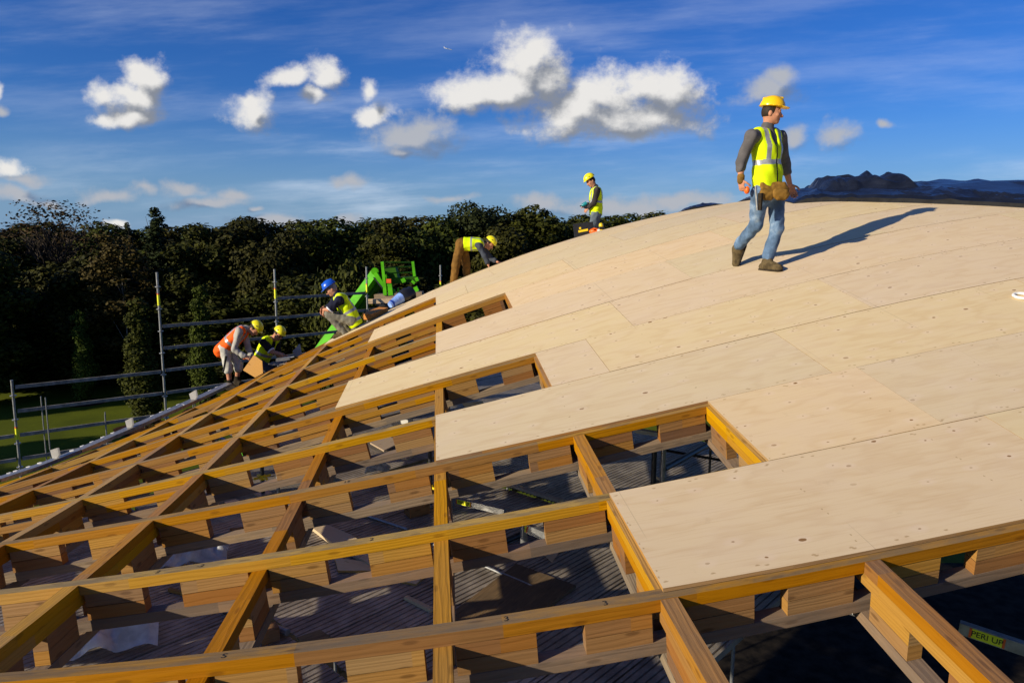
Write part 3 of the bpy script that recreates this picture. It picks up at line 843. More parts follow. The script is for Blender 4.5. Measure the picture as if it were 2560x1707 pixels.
# ------------------------------------------------------------------ scaffold guard rail beyond the eave
POLES = [(29, 950, 14.2, 1180), (392, 681, 16.0, 1040), (686, 673, 18.0, 830), (916, 667, 20.0, 800), (1101, 663, 22.0, 720)]
GR = empty('scaffold_guardrail', (-7, 16, 0), 'grey tubular scaffold guardrail along the far eave of the roof', 'scaffold')
PP = []
for (x, y, Y, yb) in POLES:
    p = pt(x, y, Y); PP.append(p)
    mb = MB(); mb.tube([(p[0], p[1], 0), (p[0], p[1], p[2])], .026, 10)
    st = mb.build('standard', [M['steel']], GR)
    mb = MB()
    for k in range(1, 9):
        z = p[2] - .32 - (k - 1) * .5
        mb.tube([(p[0], p[1], z - .008), (p[0], p[1], z + .008)], .06, 12)
    mb.build('rosette', [M['steel']], st)
    mb = MB(); z = p[2] - .62 - (0.5 if x == 29 else 0); mb.tube([(p[0], p[1], z - .12), (p[0], p[1], z + .12)], .029, 10); mb.build('label_band', [M['yellow_label']], st)
    mb = MB(); mb.tube([(p[0], p[1], z + .12), (p[0], p[1], z + .15)], .0292, 10); mb.build('orange_band', [M['orange_label']], st)
P0 = PP[0] + (PP[0] - PP[1])
RAILS = [(P0, PP[0], (-4.1, -4.6, -5.1)), (PP[0], PP[1], (-3.1, -3.6, -4.1, -4.6, -5.1)), (PP[1], PP[2], (-2.07, -2.57, -3.08, -3.6)), (PP[2], PP[3], (-1.6, -2.09, -2.6, -3.1)), (PP[3], PP[4], (-2.08, -2.6, -3.1))]
for a, b, zs in RAILS:
    for z in zs:
        d = np.array([b[0] - a[0], b[1] - a[1], 0]); d /= np.linalg.norm(d)
        mb = MB(); mb.bar(np.array([a[0], a[1], H + z]) + d * .05, np.array([b[0], b[1], H + z]) - d * .05, .035, .07); mb.build('guard_board', [M['rail']], GR)
mb = MB(); mb.tube([(P0[0], P0[1], 0), (P0[0], P0[1], H - 3.6)], .026, 10); mb.build('standard', [M['steel']], GR)
for (x, Y) in ((112, 14.5), (123, 14.4), (488, 16.4), (493, 16.3), (267, 15.2), (268, 15.4)):
    p = pt(x, 1100, Y); mb = MB(); mb.tube([(p[0], p[1], H - 5.2), (p[0], p[1], H - 3.35 if x < 200 else H - 3.9)], .012); mb.build('brace_rod', [M['steel']], GR)
mb = MB(); a, b = pt(-40, 1245, 13.5), pt(620, 985, 17.6); a[2] = b[2] = H - 5.25
mb.bar(a, b, .9, .05); mb.build('walkway_board', [M['rail']], GR)

# ------------------------------------------------------------------ telehandler boom and timber beyond the eave
TY = 21.5
LIFT = empty('telehandler', (pt(900, 900, TY)[0], TY, 0), 'bright green telehandler boom with a fork carriage raised beside the roof', 'telehandler')
def G(x, y, dY=0.): return pt(820 + x / 8.254, 630 + y / 8.254, TY + dY)
def lbar(a, b, w, name, mat='green', d=None):
    mb = MB(); mb.bar(a, b, w, d or w, up=(0, 1, .02)); return mb.build(name, [M[mat]], LIFT)
top, bot = G(985, 470), G(60, 1740)
d = bot - top; d /= np.linalg.norm(d)
mb = MB(); mb.bar(top - d * .05, top + d * 9.0, .25, .30, up=(.05, -.75, .66)); mb.build('boom', [M['green']], LIFT)
mb = MB(); mb.bar(top - d * .02 + (.2, .12, -.08), top + d * 3.0 + (.2, .12, -.08), .18, .22, up=(.05, -.75, .66)); mb.build('inner_boom', [M['green_dark']], LIFT)
mb = MB(); mb.tube([G(965, 400, -.25), G(965, 400, .3)], .11, 14); mb.build('boom_pivot', [M['green']], LIFT)
for a, b, w, nm, mt in ((G(960, 380), G(985, 540), .14, 'knuckle', 'green'), (G(975, 430, -.2), G(1150, 720, -.2), .12, 'tilt_link', 'green'), (G(1120, 200, -.25), G(1172, 690, -.25), .085, 'mast_post', 'green'),
                      (G(1750, 195, .15), G(1790, 530, .15), .08, 'mast_post', 'green'), (G(1180, 475, -.1), G(1250, 570, -.1), .09, 'stay', 'green'), (G(1170, 690, -.25), G(1182, 890, -.25), .10, 'mast_post', 'green'),
                      (G(1125, 208, -.2), G(1745, 212, .15), .035, 'guard_bar', 'green_dark'), (G(1150, 322, -.2), G(1760, 298, .15), .035, 'guard_bar', 'green_dark'), (G(1165, 444, -.2), G(1775, 415, .15), .035, 'guard_bar', 'green_dark'),
                      (G(1180, 600, 0), G(1830, 555, .15), .17, 'carriage_beam', 'green_dark'), (G(1820, 525, .1), G(1850, 600, .1), .1, 'carriage_lug', 'green'), (G(1540, 545, -.1), G(1580, 620, -.1), .12, 'carriage_lug', 'green'),
                      (G(1265, 650, -.2), G(1300, 890, -.2), .15, 'fork_bracket', 'green'), (G(1340, 770, -.1), G(1360, 860, -.1), .1, 'fork_bracket', 'green'), (G(1445, 740, -.1), G(1452, 835, -.1), .05, 'fork_bracket', 'green'), (G(1780, 600, -.1), G(1745, 640, -.1), .12, 'carriage_lug', 'green'),
                      (G(1800, 715, 0), G(1845, 810, 0), .12, 'fork_bracket', 'green'), (G(1270, 330, .25), G(1330, 580, .25), .42, 'carriage_panel', 'green_dark'), (G(940, 520, -.25), G(1120, 740, -.25), .035, 'hydraulic_hose', 'dark_steel'),
                      (G(1150, 885, -.2), G(1200, 885, -.2), .05, 'foot_plate', 'green')):
    lbar(a, b, w, nm, mt)
mb = MB(); c = G(1255, 598, -.28); mb.box(c, ((1, 0, 0), (0, 1, 0), (0, 0, 1)), (.07, .03, .06)); mb.build('orange_sticker', [M['orange_label']], LIFT)
b0, b1 = G(985, 925), G(1960, 870); mb = MB(); mb.bar(b0, b1, .5, .17); tag(mb.build('dark_timber_stack', [M['low']]), 'dark weathered timber stack on the fork below the green carriage', 'timber stack')
for i, (ya, yb) in enumerate(((985, 965), (1008, 996), (1045, 1025))):
    mb = MB(); mb.bar(G(815, ya, -1.3), G(1420, yb, -1.3), .18, .035 if i < 2 else .05); tag(mb.build('scaffold_plank', [M['offcut']]), ['top pale plank of the stack on the scaffold below the green carriage', 'middle pale plank of the stack below the green carriage', 'lowest pale plank of the stack below the green carriage'][i], 'plank', 'planks stacked on the scaffold')
mb = MB(); mb.bar(G(1010, 1075, -1.2), G(1330, 1065, -1.2), .3, .1); tag(mb.build('timber_bearer', [M['dark_steel']]), 'dark bearer under the stack of pale planks', 'bearer')
mb = MB(); mb.bar(G(805, 1345, -8.9), G(1150, 1205, -8.5), .2, .12); tag(mb.build('orange_board', [M['orange_board']]), 'short orange board on edge at the roof edge behind the squatting man', 'board')
# blue tube and black sack on the roof edge
BT = empty('plastic_tube', G(1400, 1050, -8.2), 'pale blue plastic tube with a black crumpled end on the roof edge', 'plastic tube')
a, b, c = G(1275, 1095, -8.2), G(1510, 945, -8.0), G(1330, 1060, -8.2)
mb = MB(); mb.tube([a, a + (b - a) * .5, b], [.055, .085, .105], 18); mb.build('body', [M['blue_plastic']], BT)
mb = MB(); mb.tube([a + (b - a) * .12, a + (b - a) * .24], [.066, .075], 18); mb.build('band', [plain('dark_blue', (.02, .06, .35), .4)], BT)
mb = MB(); e = G(1760, 830, -7.8); dd = (e - b); rr = [.115, .135, .15, .13, .14, .08]
mb.tube([b + dd * t for t in (0, .15, .4, .6, .85, 1.0)], rr, 11); mb.build('black_end', [M['black']], BT)


# ------------------------------------------------------------------ tarpaulin over the crown of the roof
def tarp(name, low, length, fh, label, lift=.03, ns=90, nt=40, back=(.15, 1.0)):
    lu = np.array([p[0] for p in low]); lv = np.array([p[1] for p in low])
    s = np.linspace(0, 1, ns); u = np.interp(s, np.linspace(0, 1, len(low)), lu); v = np.interp(s, np.linspace(0, 1, len(low)), lv)
    t = np.linspace(0, 1, nt); S, T = np.meshgrid(s, t, indexing='ij')
    U = u[:, None] + T * length * back[0]; V = v[:, None] + T * length * back[1]
    P = SP(U, V); Hh = fh(S, T) + lift; P[..., 2] += Hh
    mb = MB(); uv = np.stack([S, T], -1)
    mb.grid(P, uv, 0, False); Q = SP(U, V); Q[..., 2] += np.minimum(lift * .5, Hh * .6)
    mb.grid(np.stack([Q[:, 0], P[:, 0]], 1), None, 1); mb.grid(np.stack([P[0], Q[0]], 1), None, 1); mb.grid(np.stack([Q[-1], P[-1]], 1), None, 0); mb.grid(np.stack([P[:, -1], Q[:, -1]], 1), None, 0)
    o = mb.build(name, [M['tarp'], M['tarp_edge']]); return tag(o, label, 'tarpaulin')


ta = tents(21, 70, .085, .07, 3.5, 1.6); tb_ = tents(22, 34, .26, .34, 1.3)
fa = crumple(11, .07, 22); fb_ = crumple(12, .16, 12); fc = crumple(13, .3, 7)
def gauss(S, T, s0, t0, ws, wt): return np.exp(-((S - s0) / ws) ** 2 - ((T - t0) / wt) ** 2)
LOW = [(6.69, 7.65), (6.95, 7.40), (7.15, 7.13), (7.45, 6.58), (7.9, 5.92), (8.27, 5.44), (8.6, 5.0), (9.6, 3.6)]
tarp('tarpaulin', LOW, 5.0, lambda S, T: (ta(S, T) + .02) * np.clip(T * 9 + .35, 0, 1) * np.clip(S * 12, .1, 1) + .07 * np.exp(-((T - .02) / .025) ** 2) * np.clip(S * 12, .1, 1) + .03 * np.clip((T - .1) * 4, 0, 1), 'flat glossy dark blue tarpaulin spread over the crown of the roof at right', ns=120, nt=60)
HEAP = [(7.55, 8.15), (7.8, 7.85), (8.05, 7.5), (8.28, 7.15), (8.5, 6.75)]
tarp('tarpaulin', HEAP, 1.5, lambda S, T: np.clip(.15 * gauss(S, T, .56, .5, .22, .4) + .14 * gauss(S, T, .2, .5, .14, .35) + .15 * gauss(S, T, .86, .5, .1, .3) + tb_(S, T) * .7, .01, 1) * np.clip(S * 7, 0, 1) * np.clip((1 - S) * 9, 0, 1) * np.clip(T * 5, .05, 1), 'crumpled heap of dark tarpaulin piled on the flat tarpaulin behind the walking man', ns=54, nt=26)
tarp('tarpaulin', [(5.9, 10.85), (6.15, 10.7), (6.4, 10.55), (6.65, 10.4)], .6, lambda S, T: np.clip(.05 * gauss(S, T, .55, .5, .5, .5) + tb_(S, T) * .22, .01, 1) * np.clip(S * 5, .1, 1) * np.clip((1 - S) * 6, 0, 1), 'small distant heap of dark sheeting on the skyline of the roof', ns=30, nt=12)
p = SP(6.75, 9.2); mb = MB(); mb.tube([p + (0, 0, .07), p + (.28, .1, .08)], .085, 14); tag(mb.build('sheet_roll', [M['white']]), 'white roll lying on the roof behind the walking man', 'roll')
p = SW(6.235, 2.60, .036); nn = SN(6.24, 2.61); e1 = np.cross(nn, (0, 1, 0)); e1 /= np.linalg.norm(e1); e2 = np.cross(nn, e1)
mb = MB(); mb.tube([p + .065 * (math.cos(t) * e1 + math.sin(t) * e2) for t in np.linspace(0, 2 * math.pi, 29)], .014, 8, 0, False)
tag(mb.build('tape_ring', [M['white']]), 'white ring of tape lying on the plywood at the right edge', 'tape')

# ------------------------------------------------------------------ aeroplane
AP = pt(1120, 123, 5200)
PL = empty('aeroplane', AP, 'tiny white airliner high in the blue sky', 'aeroplane')
ax = np.array([.95, .2, -.18]); ax /= np.linalg.norm(ax); sd = np.cross(ax, (0, 0, 1)); sd /= np.linalg.norm(sd)
mb = MB(); mb.tube([AP - ax * 30, AP - ax * 22, AP + ax * 24, AP + ax * 30], [.6, 2.6, 2.6, .5], 10); mb.build('fuselage', [M['white']], PL)
for s in (1, -1):
    mb = MB(); mb.face([AP + ax * 6, AP - ax * 10 + sd * 21 * s, AP - ax * 13 + sd * 21 * s, AP - ax * 4]); mb.face([AP + ax * 6 - (0, 0, .7), AP - ax * 4 - (0, 0, .7), AP - ax * 13 + sd * 21 * s - (0, 0, .3), AP - ax * 10 + sd * 21 * s - (0, 0, .3)]); mb.build('wing', [M['white']], PL)
mb = MB(); mb.bar(AP - ax * 24, AP - ax * 29 + (0, 0, 9), .6, 4.); mb.build('tail_fin', [M['white']], PL)


# ------------------------------------------------------------------ trees
def leaf_mat(name, a, b_, sat=1.0):
    m, t, b = material(name, .75, .15)
    isl = t.n('ShaderNodeNewGeometry', 8); rnd = t.n('ShaderNodeObjectInfo', 5)
    tcn = t.n('ShaderNodeTexCoord', 3); nz = t.noise(tcn, .7, 3)
    c = t.mix(isl, a, b_)
    c = t.mix(t.m('MULTIPLY', t.step(nz, .4, .7), .5), c, b_)
    hs = t.n('ShaderNodeHueSaturation', 0, None, Hue=t.m('MULTIPLY_ADD', rnd, .05, .475), Saturation=sat, Value=t.m('MULTIPLY_ADD', rnd, .5, .72), Color=c)
    t.t.links.new(hs, b.inputs['Base Color'])
    return m


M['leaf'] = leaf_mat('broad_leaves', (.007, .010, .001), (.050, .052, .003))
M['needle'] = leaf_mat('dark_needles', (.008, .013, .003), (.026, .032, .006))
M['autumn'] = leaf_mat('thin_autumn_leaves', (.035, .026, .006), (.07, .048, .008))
M['topiary'] = leaf_mat('clipped_leaves', (.016, .024, .002), (.058, .072, .004))
M['bark'] = plain('bark', (.07, .055, .042), .9, .1, 0, .25, 6)
M['pale_bark'] = plain('pale_bark', (.26, .23, .2), .8, .1, 0, .25, 6)


def leaves(blobs, n, size, rng, shell=.3, droop=0.):
    c = np.array([b[0] for b in blobs]); r = np.array([b[1] for b in blobs])
    w = (r[:, 0] * r[:, 2]) ** 1.0; w /= w.sum()
    k = rng.choice(len(blobs), n, p=w)
    d = rng.normal(size=(n, 3)); d /= np.linalg.norm(d, axis=1, keepdims=True)
    rad = 1 - shell * rng.random(n) ** 1.5 + .16 * rng.normal(size=n) * .6
    P = c[k] + d * r[k] * rad[:, None]
    nrm = d + rng.normal(size=(n, 3)) * .55; nrm[:, 2] += .2; nrm /= np.linalg.norm(nrm, axis=1, keepdims=True)
    t = rng.normal(size=(n, 3)); a = np.cross(nrm, t); a /= np.linalg.norm(a, axis=1, keepdims=True); b = np.cross(nrm, a)
    s = size * (.55 + .9 * rng.random(n))[:, None]
    a *= s; b *= s * .62
    V = np.stack([P - a, P - b * 1.0 + a * .1, P + a, P + b], 1)
    return V


def clumps(n, h, z0, z1, rng, size=.17, wid=.36, shape='round'):
    """clump centres and radii for a crown one unit wide and h tall, foliage between z0 and z1"""
    out = []
    for i in range(n):
        if shape == 'round':
            while True:
                p = rng.uniform(-1, 1, 3)
                if (p ** 2).sum() < 1: break
            prof = 1.0 if p[2] > 0 else 1.0
            pos = np.array([p[0] * wid * prof, p[1] * wid * prof, z0 + (z1 - z0) * (p[2] + 1) / 2])
            s = size * rng.uniform(.55, 1.35); out.append((pos, np.array([s, s, s * .85])))
        else:
            t = (i + .5) / n; ww = .5 * (1 - t) ** .75; a = rng.uniform(0, 6.28); r = ww * rng.uniform(.2, .8)
            pos = np.array([math.cos(a) * r, math.sin(a) * r, z0 + (z1 - z0) * t * .96]); s = .05 + ww * .42
            out.append((pos, np.array([s, s, s * .7])))
    return out


def trunk_mesh(h, r, rng, limbs=5, name='trunk', mat='bark', spread=.3):
    mb = MB(); pts = []; x = y = 0
    for i in range(7):
        t = i / 6; pts.append(np.array([x, y, t * h])); x += rng.normal() * .02 * h; y += rng.normal() * .02 * h
    mb.tube(pts, [r * (1.25 - 1.05 * i / 6) for i in range(7)], 8)
    for _ in range(limbs):
        t = rng.uniform(.35, .9); p = pts[int(t * 6)]; a = rng.uniform(0, 6.28); L = h * spread * rng.uniform(.6, 1.2)
        q = p + np.array([math.cos(a) * L, math.sin(a) * L, L * .9]); m = (p + q) / 2 + rng.normal(size=3) * .06 * h * .5
        mb.tube([p, m, q], [r * .5 * (1 - t * .5), r * .3, r * .08], 6)
    return mb


PROTO = {}
def proto(kind, me_crown, crown_mat, tmb, tmat):
    me_crown.materials.append(M[crown_mat])
    o = tmb.build('trunk', [M[tmat]]); tm = o.data; bpy.data.objects.remove(o)
    PROTO[kind] = (me_crown, tm)


def norm(V, h):
    V = V.copy(); V[..., 2] /= max(V[..., 2].max(), .01); r = np.percentile(np.abs(V[..., :2]), 98); V[..., :2] *= .5 / r
    return V


for i, (nb, sz, hh) in enumerate(((60, .17, 2.3), (75, .15, 2.6), (48, .20, 2.1), (68, .165, 2.4))):
    rng = np.random.default_rng(40 + i)
    proto('broad%d' % i, quads_mesh('crown', norm(leaves(clumps(nb, hh, .12, hh - .15, rng, sz), 24000, .026, rng), hh)), 'leaf', trunk_mesh(.75, .022, rng), 'bark')
rng = np.random.default_rng(60)
proto('conifer', quads_mesh('crown', norm(leaves(clumps(80, 4., .1, 4., rng, shape='cone'), 22000, .027, rng), 4.)), 'needle', trunk_mesh(.9, .022, rng, 2), 'bark')
rng = np.random.default_rng(61)
bl = clumps(40, 2.2, 1.25, 2.0, rng, .2, .38) + clumps(26, 2.2, .3, 1.3, rng, .18, .28)
proto('pine', quads_mesh('crown', norm(leaves(bl, 24000, .024, rng), 2.2)), 'needle', trunk_mesh(.8, .022, rng), 'bark')
rng = np.random.default_rng(62)
bl = [(np.array([rng.normal() * .06, rng.normal() * .06, z * 4]), np.array([1, 1, 1.3]) * (.34 * min(1, .45 + z * 2.2) * (1.02 - z) ** .62 + .05)) for z in np.linspace(.1, .96, 34)]
proto('column', quads_mesh('crown', norm(leaves(bl, 16000, .036, rng, .25), 4.)), 'topiary', trunk_mesh(.6, .025, rng, 3), 'bark')
rng = np.random.default_rng(63)
# bare twiggy tree
mbt = MB()
def twig(p, d, L, r, lev):
    q = p + d * L; m = p + d * L * .5 + rng.normal(size=3) * L * .05
    r = max(r, .0036); mbt.tube([p, m, q], [r, r * .8, r * .6], 5 if lev < 2 else 3, 0, False)
    if lev >= 4: return
    for _ in range(4 if lev else 7):
        dd = d + rng.normal(size=3) * (.42 if lev else .5); dd[2] = abs(dd[2]) * .9 + .12; dd /= np.linalg.norm(dd)
        twig(p + (q - p) * rng.uniform(.55, 1.0), dd, L * rng.uniform(.55, .78), r * .55, lev + 1)
twig(np.zeros(3), np.array([0, 0, 1.]), .42, .016, 0)
bl = clumps(26, 1.6, .5, 1.4, rng, .12, .4)
proto('bare', quads_mesh('crown', norm(leaves(bl, 4200, .0085, rng, .9), 1.6)), 'autumn', mbt, 'bark')
rng = np.random.default_rng(64)
proto('birch', quads_mesh('crown', norm(leaves(clumps(40, 2.6, .6, 2.5, rng, .13, .34), 6500, .020, rng, .7), 2.6)), 'autumn', trunk_mesh(.9, .013, rng, 9, spread=.22), 'pale_bark')
rng = np.random.default_rng(65)
proto('bush', quads_mesh('crown', norm(leaves(clumps(40, 1.2, .0, 1.05, rng, .17, .36), 16000, .024, rng), 1.2)), 'leaf', trunk_mesh(.5, .02, rng, 4), 'bark')


def tree(kind, name, x, ytop, Y, wpx, label, cat='tree', group=None, rot=None, hgt=None):
    p = pt(x, 900, Y); top = pt(x, ytop, Y); h = (hgt or top[2]) * 1.05; w = wpx / F * Y
    o = empty(name, (p[0], Y, 0), label, cat, group)
    o.scale = (w * 1.12, w * 1.12, h); o.rotation_euler = (0, 0, rot if rot is not None else random.uniform(0, 6.28))
    cm, tm = PROTO[kind]
    for nm, me in (('trunk', tm), ('crown', cm)):
        c = bpy.data.objects.new(nm, me); COL.objects.link(c); c.parent = o
    return o


G1, G2 = 'trees along the front of the woodland', 'trees in the rear of the woodland'
S8 = 1.0884
FRONT = [('broad0', -40, 640, 37, 190, 'dark broadleaf tree cut by the left edge of the photo'), ('bare', 165, 517, 44, 330, 'bare twiggy tree with thin autumn leaves on the left skyline'),
         ('broad1', 60, 615, 43, 170, 'reddish dark broadleaf tree left of the bare twiggy tree'), ('broad2', 215, 640, 41, 180, 'dark broadleaf tree below the bare twiggy tree'), ('birch', 316, 600, 40, 150, 'thin birch with pale trunk and sparse leaves left of the tall conifer'),
         ('broad3', 290, 665, 43, 150, 'olive broadleaf tree behind the pale birch trunk'), ('conifer', 411, 538, 45, 140, 'tall dark pointed conifer standing above the other trees'), ('conifer', 341, 572, 50, 70, 'small slim conifer peeking up left of the tall conifer'),
         ('broad1', 500, 580, 42, 150, 'dark broadleaf tree just right of the tall conifer'), ('broad0', 600, 562, 44, 170, 'rounded broadleaf tree behind the orange vest man'), ('broad2', 700, 585, 42, 150, 'dark broadleaf tree behind the third scaffold pole'),
         ('bush', 888, 652, 33, 150, 'lighter olive bush behind the squatting man in a blue helmet'), ('broad3', 770, 575, 45, 150, 'broadleaf tree with low domed crown above the blue helmet'), ('broad0', 880, 560, 47, 160, 'broadleaf tree behind the bush left of the green boom'),
         ('broad1', 985, 562, 45, 150, 'broadleaf tree rising behind the green telehandler'), ('broad2', 1085, 552, 47, 150, 'broadleaf tree between the green telehandler and the bending man'), ('pine', 1198, 519, 50, 150, 'dark round topped pine above the bending man'),
         ('broad3', 1320, 530, 50, 165, 'broad tree right of the round topped pine'), ('broad0', 1255, 575, 46, 150, 'low broadleaf tree directly behind the bending man'), ('broad1', 1460, 550, 62, 170, 'distant tree directly behind the standing man with the drill'),
         ('broad2', 1390, 566, 55, 120, 'small distant tree left of the standing man'), ('broad3', 1555, 546, 66, 150, 'distant tree just right of the standing man'), ('broad0', 1655, 541, 72, 140, 'farthest small tree on the skyline at the edge of the roof')]
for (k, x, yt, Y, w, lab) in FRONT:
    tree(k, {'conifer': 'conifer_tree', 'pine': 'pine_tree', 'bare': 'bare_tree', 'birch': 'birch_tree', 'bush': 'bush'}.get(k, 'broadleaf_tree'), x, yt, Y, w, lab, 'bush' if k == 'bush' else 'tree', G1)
# rear rows and outer flanks: one look, one label
xs = list(range(-330, 1800, 88))
for i, x in enumerate(xs):
    yt = np.interp(x, [-300, 0, 150, 400, 600, 900, 1200, 1500, 1800], [600, 590, 565, 572, 560, 556, 543, 552, 556]) + random.uniform(-6, 12)
    tree('broad%d' % (i % 4), 'broadleaf_tree', x, yt, 56 + random.uniform(-3, 6), 175, 'dark broadleaf tree in the second row of the woodland', 'tree', G2)
xs = [-220, -130, -10, 110, 240, 350, 470, 560, 665, 765, 860, 960, 1060, 1170, 1290]
for i, x in enumerate(xs):
    tree('broad%d' % ((i + 2) % 4), 'broadleaf_tree', x, 720 + random.uniform(-25, 30) + (40 if x < 350 else 0), 41 + random.uniform(-1.5, 2.5), 190, 'low dark tree filling the foot of the woodland', 'tree', 'low trees at the foot of the woodland')
for i, (x, yt, w, Y, lab) in enumerate(((207, 785, 38, 37.5, 'leftmost slim clipped column tree on the lawn'), (352, 757, 60, 32.5, 'wide clipped column tree standing in a round mulch bed'), (507, 725, 44, 36.0, 'clipped column tree on the lawn behind the orange vest man'))):
    tree('column', 'column_tree', x, yt, Y, w * 1.15, lab, 'tree', 'clipped column trees on the lawn')
for i, (x, Y, r, lab) in enumerate(((352, 32.5, 1.35, 'round bark mulch bed under the wide column tree'), (207, 37.5, 1.0, 'round mulch bed under the leftmost column tree'), (507, 36, 1.1, 'round mulch bed under the column tree behind the orange vest man'))):
    p = pt(x, 900, Y); mb = MB(); pts = [(p[0] + r * math.cos(t) * random.uniform(.95, 1.05), Y + r * math.sin(t) * random.uniform(.95, 1.05), .012) for t in np.linspace(0, 6.283, 40)[:-1]]
    mb.face(pts); o = mb.build('mulch_bed', [M['mulch']]); tag(o, lab, 'mulch bed')
# trees left of the view whose long shadows stripe the lawn
for i, (x, y, w, h) in enumerate(((-41, 13.5, 3.5, 9), (-36, 19.5, 3, 8), (-45, 24, 4, 11), (-39, 27.5, 3, 8), (-52, 34, 6, 12), (-62, 20, 6, 12))):
    o = empty('broadleaf_tree', (x, y, 0), 'broadleaf tree standing left of the lawn outside the view', 'tree', 'trees left of the lawn'); o.scale = (w, w, h)
    cm, tm = PROTO['broad%d' % (i % 4)]
    for nm, me in (('trunk', tm), ('crown', cm)):
        c = bpy.data.objects.new(nm, me); COL.objects.link(c); c.parent = o
# ------------------------------------------------------------------ people: smooth distance fields meshed with surface nets
def nrm(v): v = np.array(v, float); return v / np.linalg.norm(v)


class Body:
    def __init__(s): s.p = []; s.cut = []

    def cone(s, a, b, ra, rb, k=.02, flat=None):
        """tapered limb; flat=(axis, factor): squash the cross-section along axis"""
        s.p.append(('c', np.array(a, float), np.array(b, float), ra, rb, k, flat)); return s

    def ell(s, c, ax, r, k=.02):
        s.p.append(('e', np.array(c, float), np.array(ax, float), np.array(r, float), 0, k, None)); return s

    def sub(s, c, ax, r, k=.01):
        s.p.append(('s', np.array(c, float), np.array(ax, float), np.array(r, float), 0, k, None)); return s

    def plane(s, p, n): s.cut.append((np.array(p, float), nrm(n))); return s

    def mesh(s, h, folds=None):
        lo = np.full(3, 1e9); hi = -lo
        for q in s.p:
            if q[0] == 'c':
                R = max(q[3], q[4]) * 1.1; lo = np.minimum(lo, np.minimum(q[1], q[2]) - R); hi = np.maximum(hi, np.maximum(q[1], q[2]) + R)
            elif q[0] == 'e':
                R = max(q[3]); lo = np.minimum(lo, q[1] - R); hi = np.maximum(hi, q[1] + R)
        lo -= 3 * h; hi += 3 * h; n = np.ceil((hi - lo) / h).astype(int) + 1
        D = np.full(n, 9.0)
        for q in s.p:
            if q[0] == 'c':
                R = max(q[3], q[4]) * 1.1 + .07; a, b = np.minimum(q[1], q[2]) - R, np.maximum(q[1], q[2]) + R
            else:
                R = max(q[3]) + .07; a, b = q[1] - R, q[1] + R
            i0 = np.clip(((a - lo) / h).astype(int), 0, n); i1 = np.clip(((b - lo) / h).astype(int) + 2, 0, n)
            if np.any(i1 <= i0): continue
            g = [lo[k] + h * np.arange(i0[k], i1[k]) for k in range(3)]
            X = np.stack(np.meshgrid(*g, indexing='ij'), -1)
            if q[0] == 'c':
                A, B_, ra, rb, k, flat = q[1:]; Y = X - A; d = B_ - A
                if flat is not None:
                    ax, f = flat; ax = np.array(ax); Y = Y + ax * ((Y @ ax) * (1 / f - 1))[..., None]; d = d + ax * ((d @ ax) * (1 / f - 1))
                t = np.clip((Y @ d) / (d @ d), 0, 1); e = np.linalg.norm(Y - t[..., None] * d, axis=-1) - (ra + (rb - ra) * t)
                if flat is not None: e = e * min(1, flat[1] * 1.3)
            else:
                Y = (X - q[1]) @ q[2].T; k = q[5]; rr = q[3]; l = np.linalg.norm(Y / rr, axis=-1); l2 = np.linalg.norm(Y / rr ** 2, axis=-1) + 1e-9
                e = l * (l - 1) / l2
            sl = tuple(slice(i0[m], i1[m]) for m in range(3)); d0 = D[sl]
            if q[0] == 's':
                hh = np.clip(.5 - .5 * (d0 + e) / k, 0, 1); D[sl] = d0 + (-e - d0) * hh + k * hh * (1 - hh)
            else:
                hh = np.clip(.5 + .5 * (e - d0) / k, 0, 1); D[sl] = e + (d0 - e) * hh - k * hh * (1 - hh)
        G_ = None
        if s.cut or folds is not None:
            G_ = np.stack(np.meshgrid(*[lo[k] + h * np.arange(n[k]) for k in range(3)], indexing='ij'), -1)
        if folds is not None:
            amp, fr, seed = folds; r = random.Random(seed); w = 0
            for _ in range(5):
                kv = np.array([r.gauss(0, 1), r.gauss(0, 1), r.gauss(0, .8)]); kv = kv / np.linalg.norm(kv) * fr * r.uniform(.6, 1.5)
                w = w + np.abs(np.sin(G_ @ kv + r.uniform(0, 6))) ** 1.5
            D = D + amp * (w / 5 - .5) * 2
        for p, nn in s.cut: D = np.maximum(D, (G_ - p) @ nn)
        return surfnet(D, lo, h)


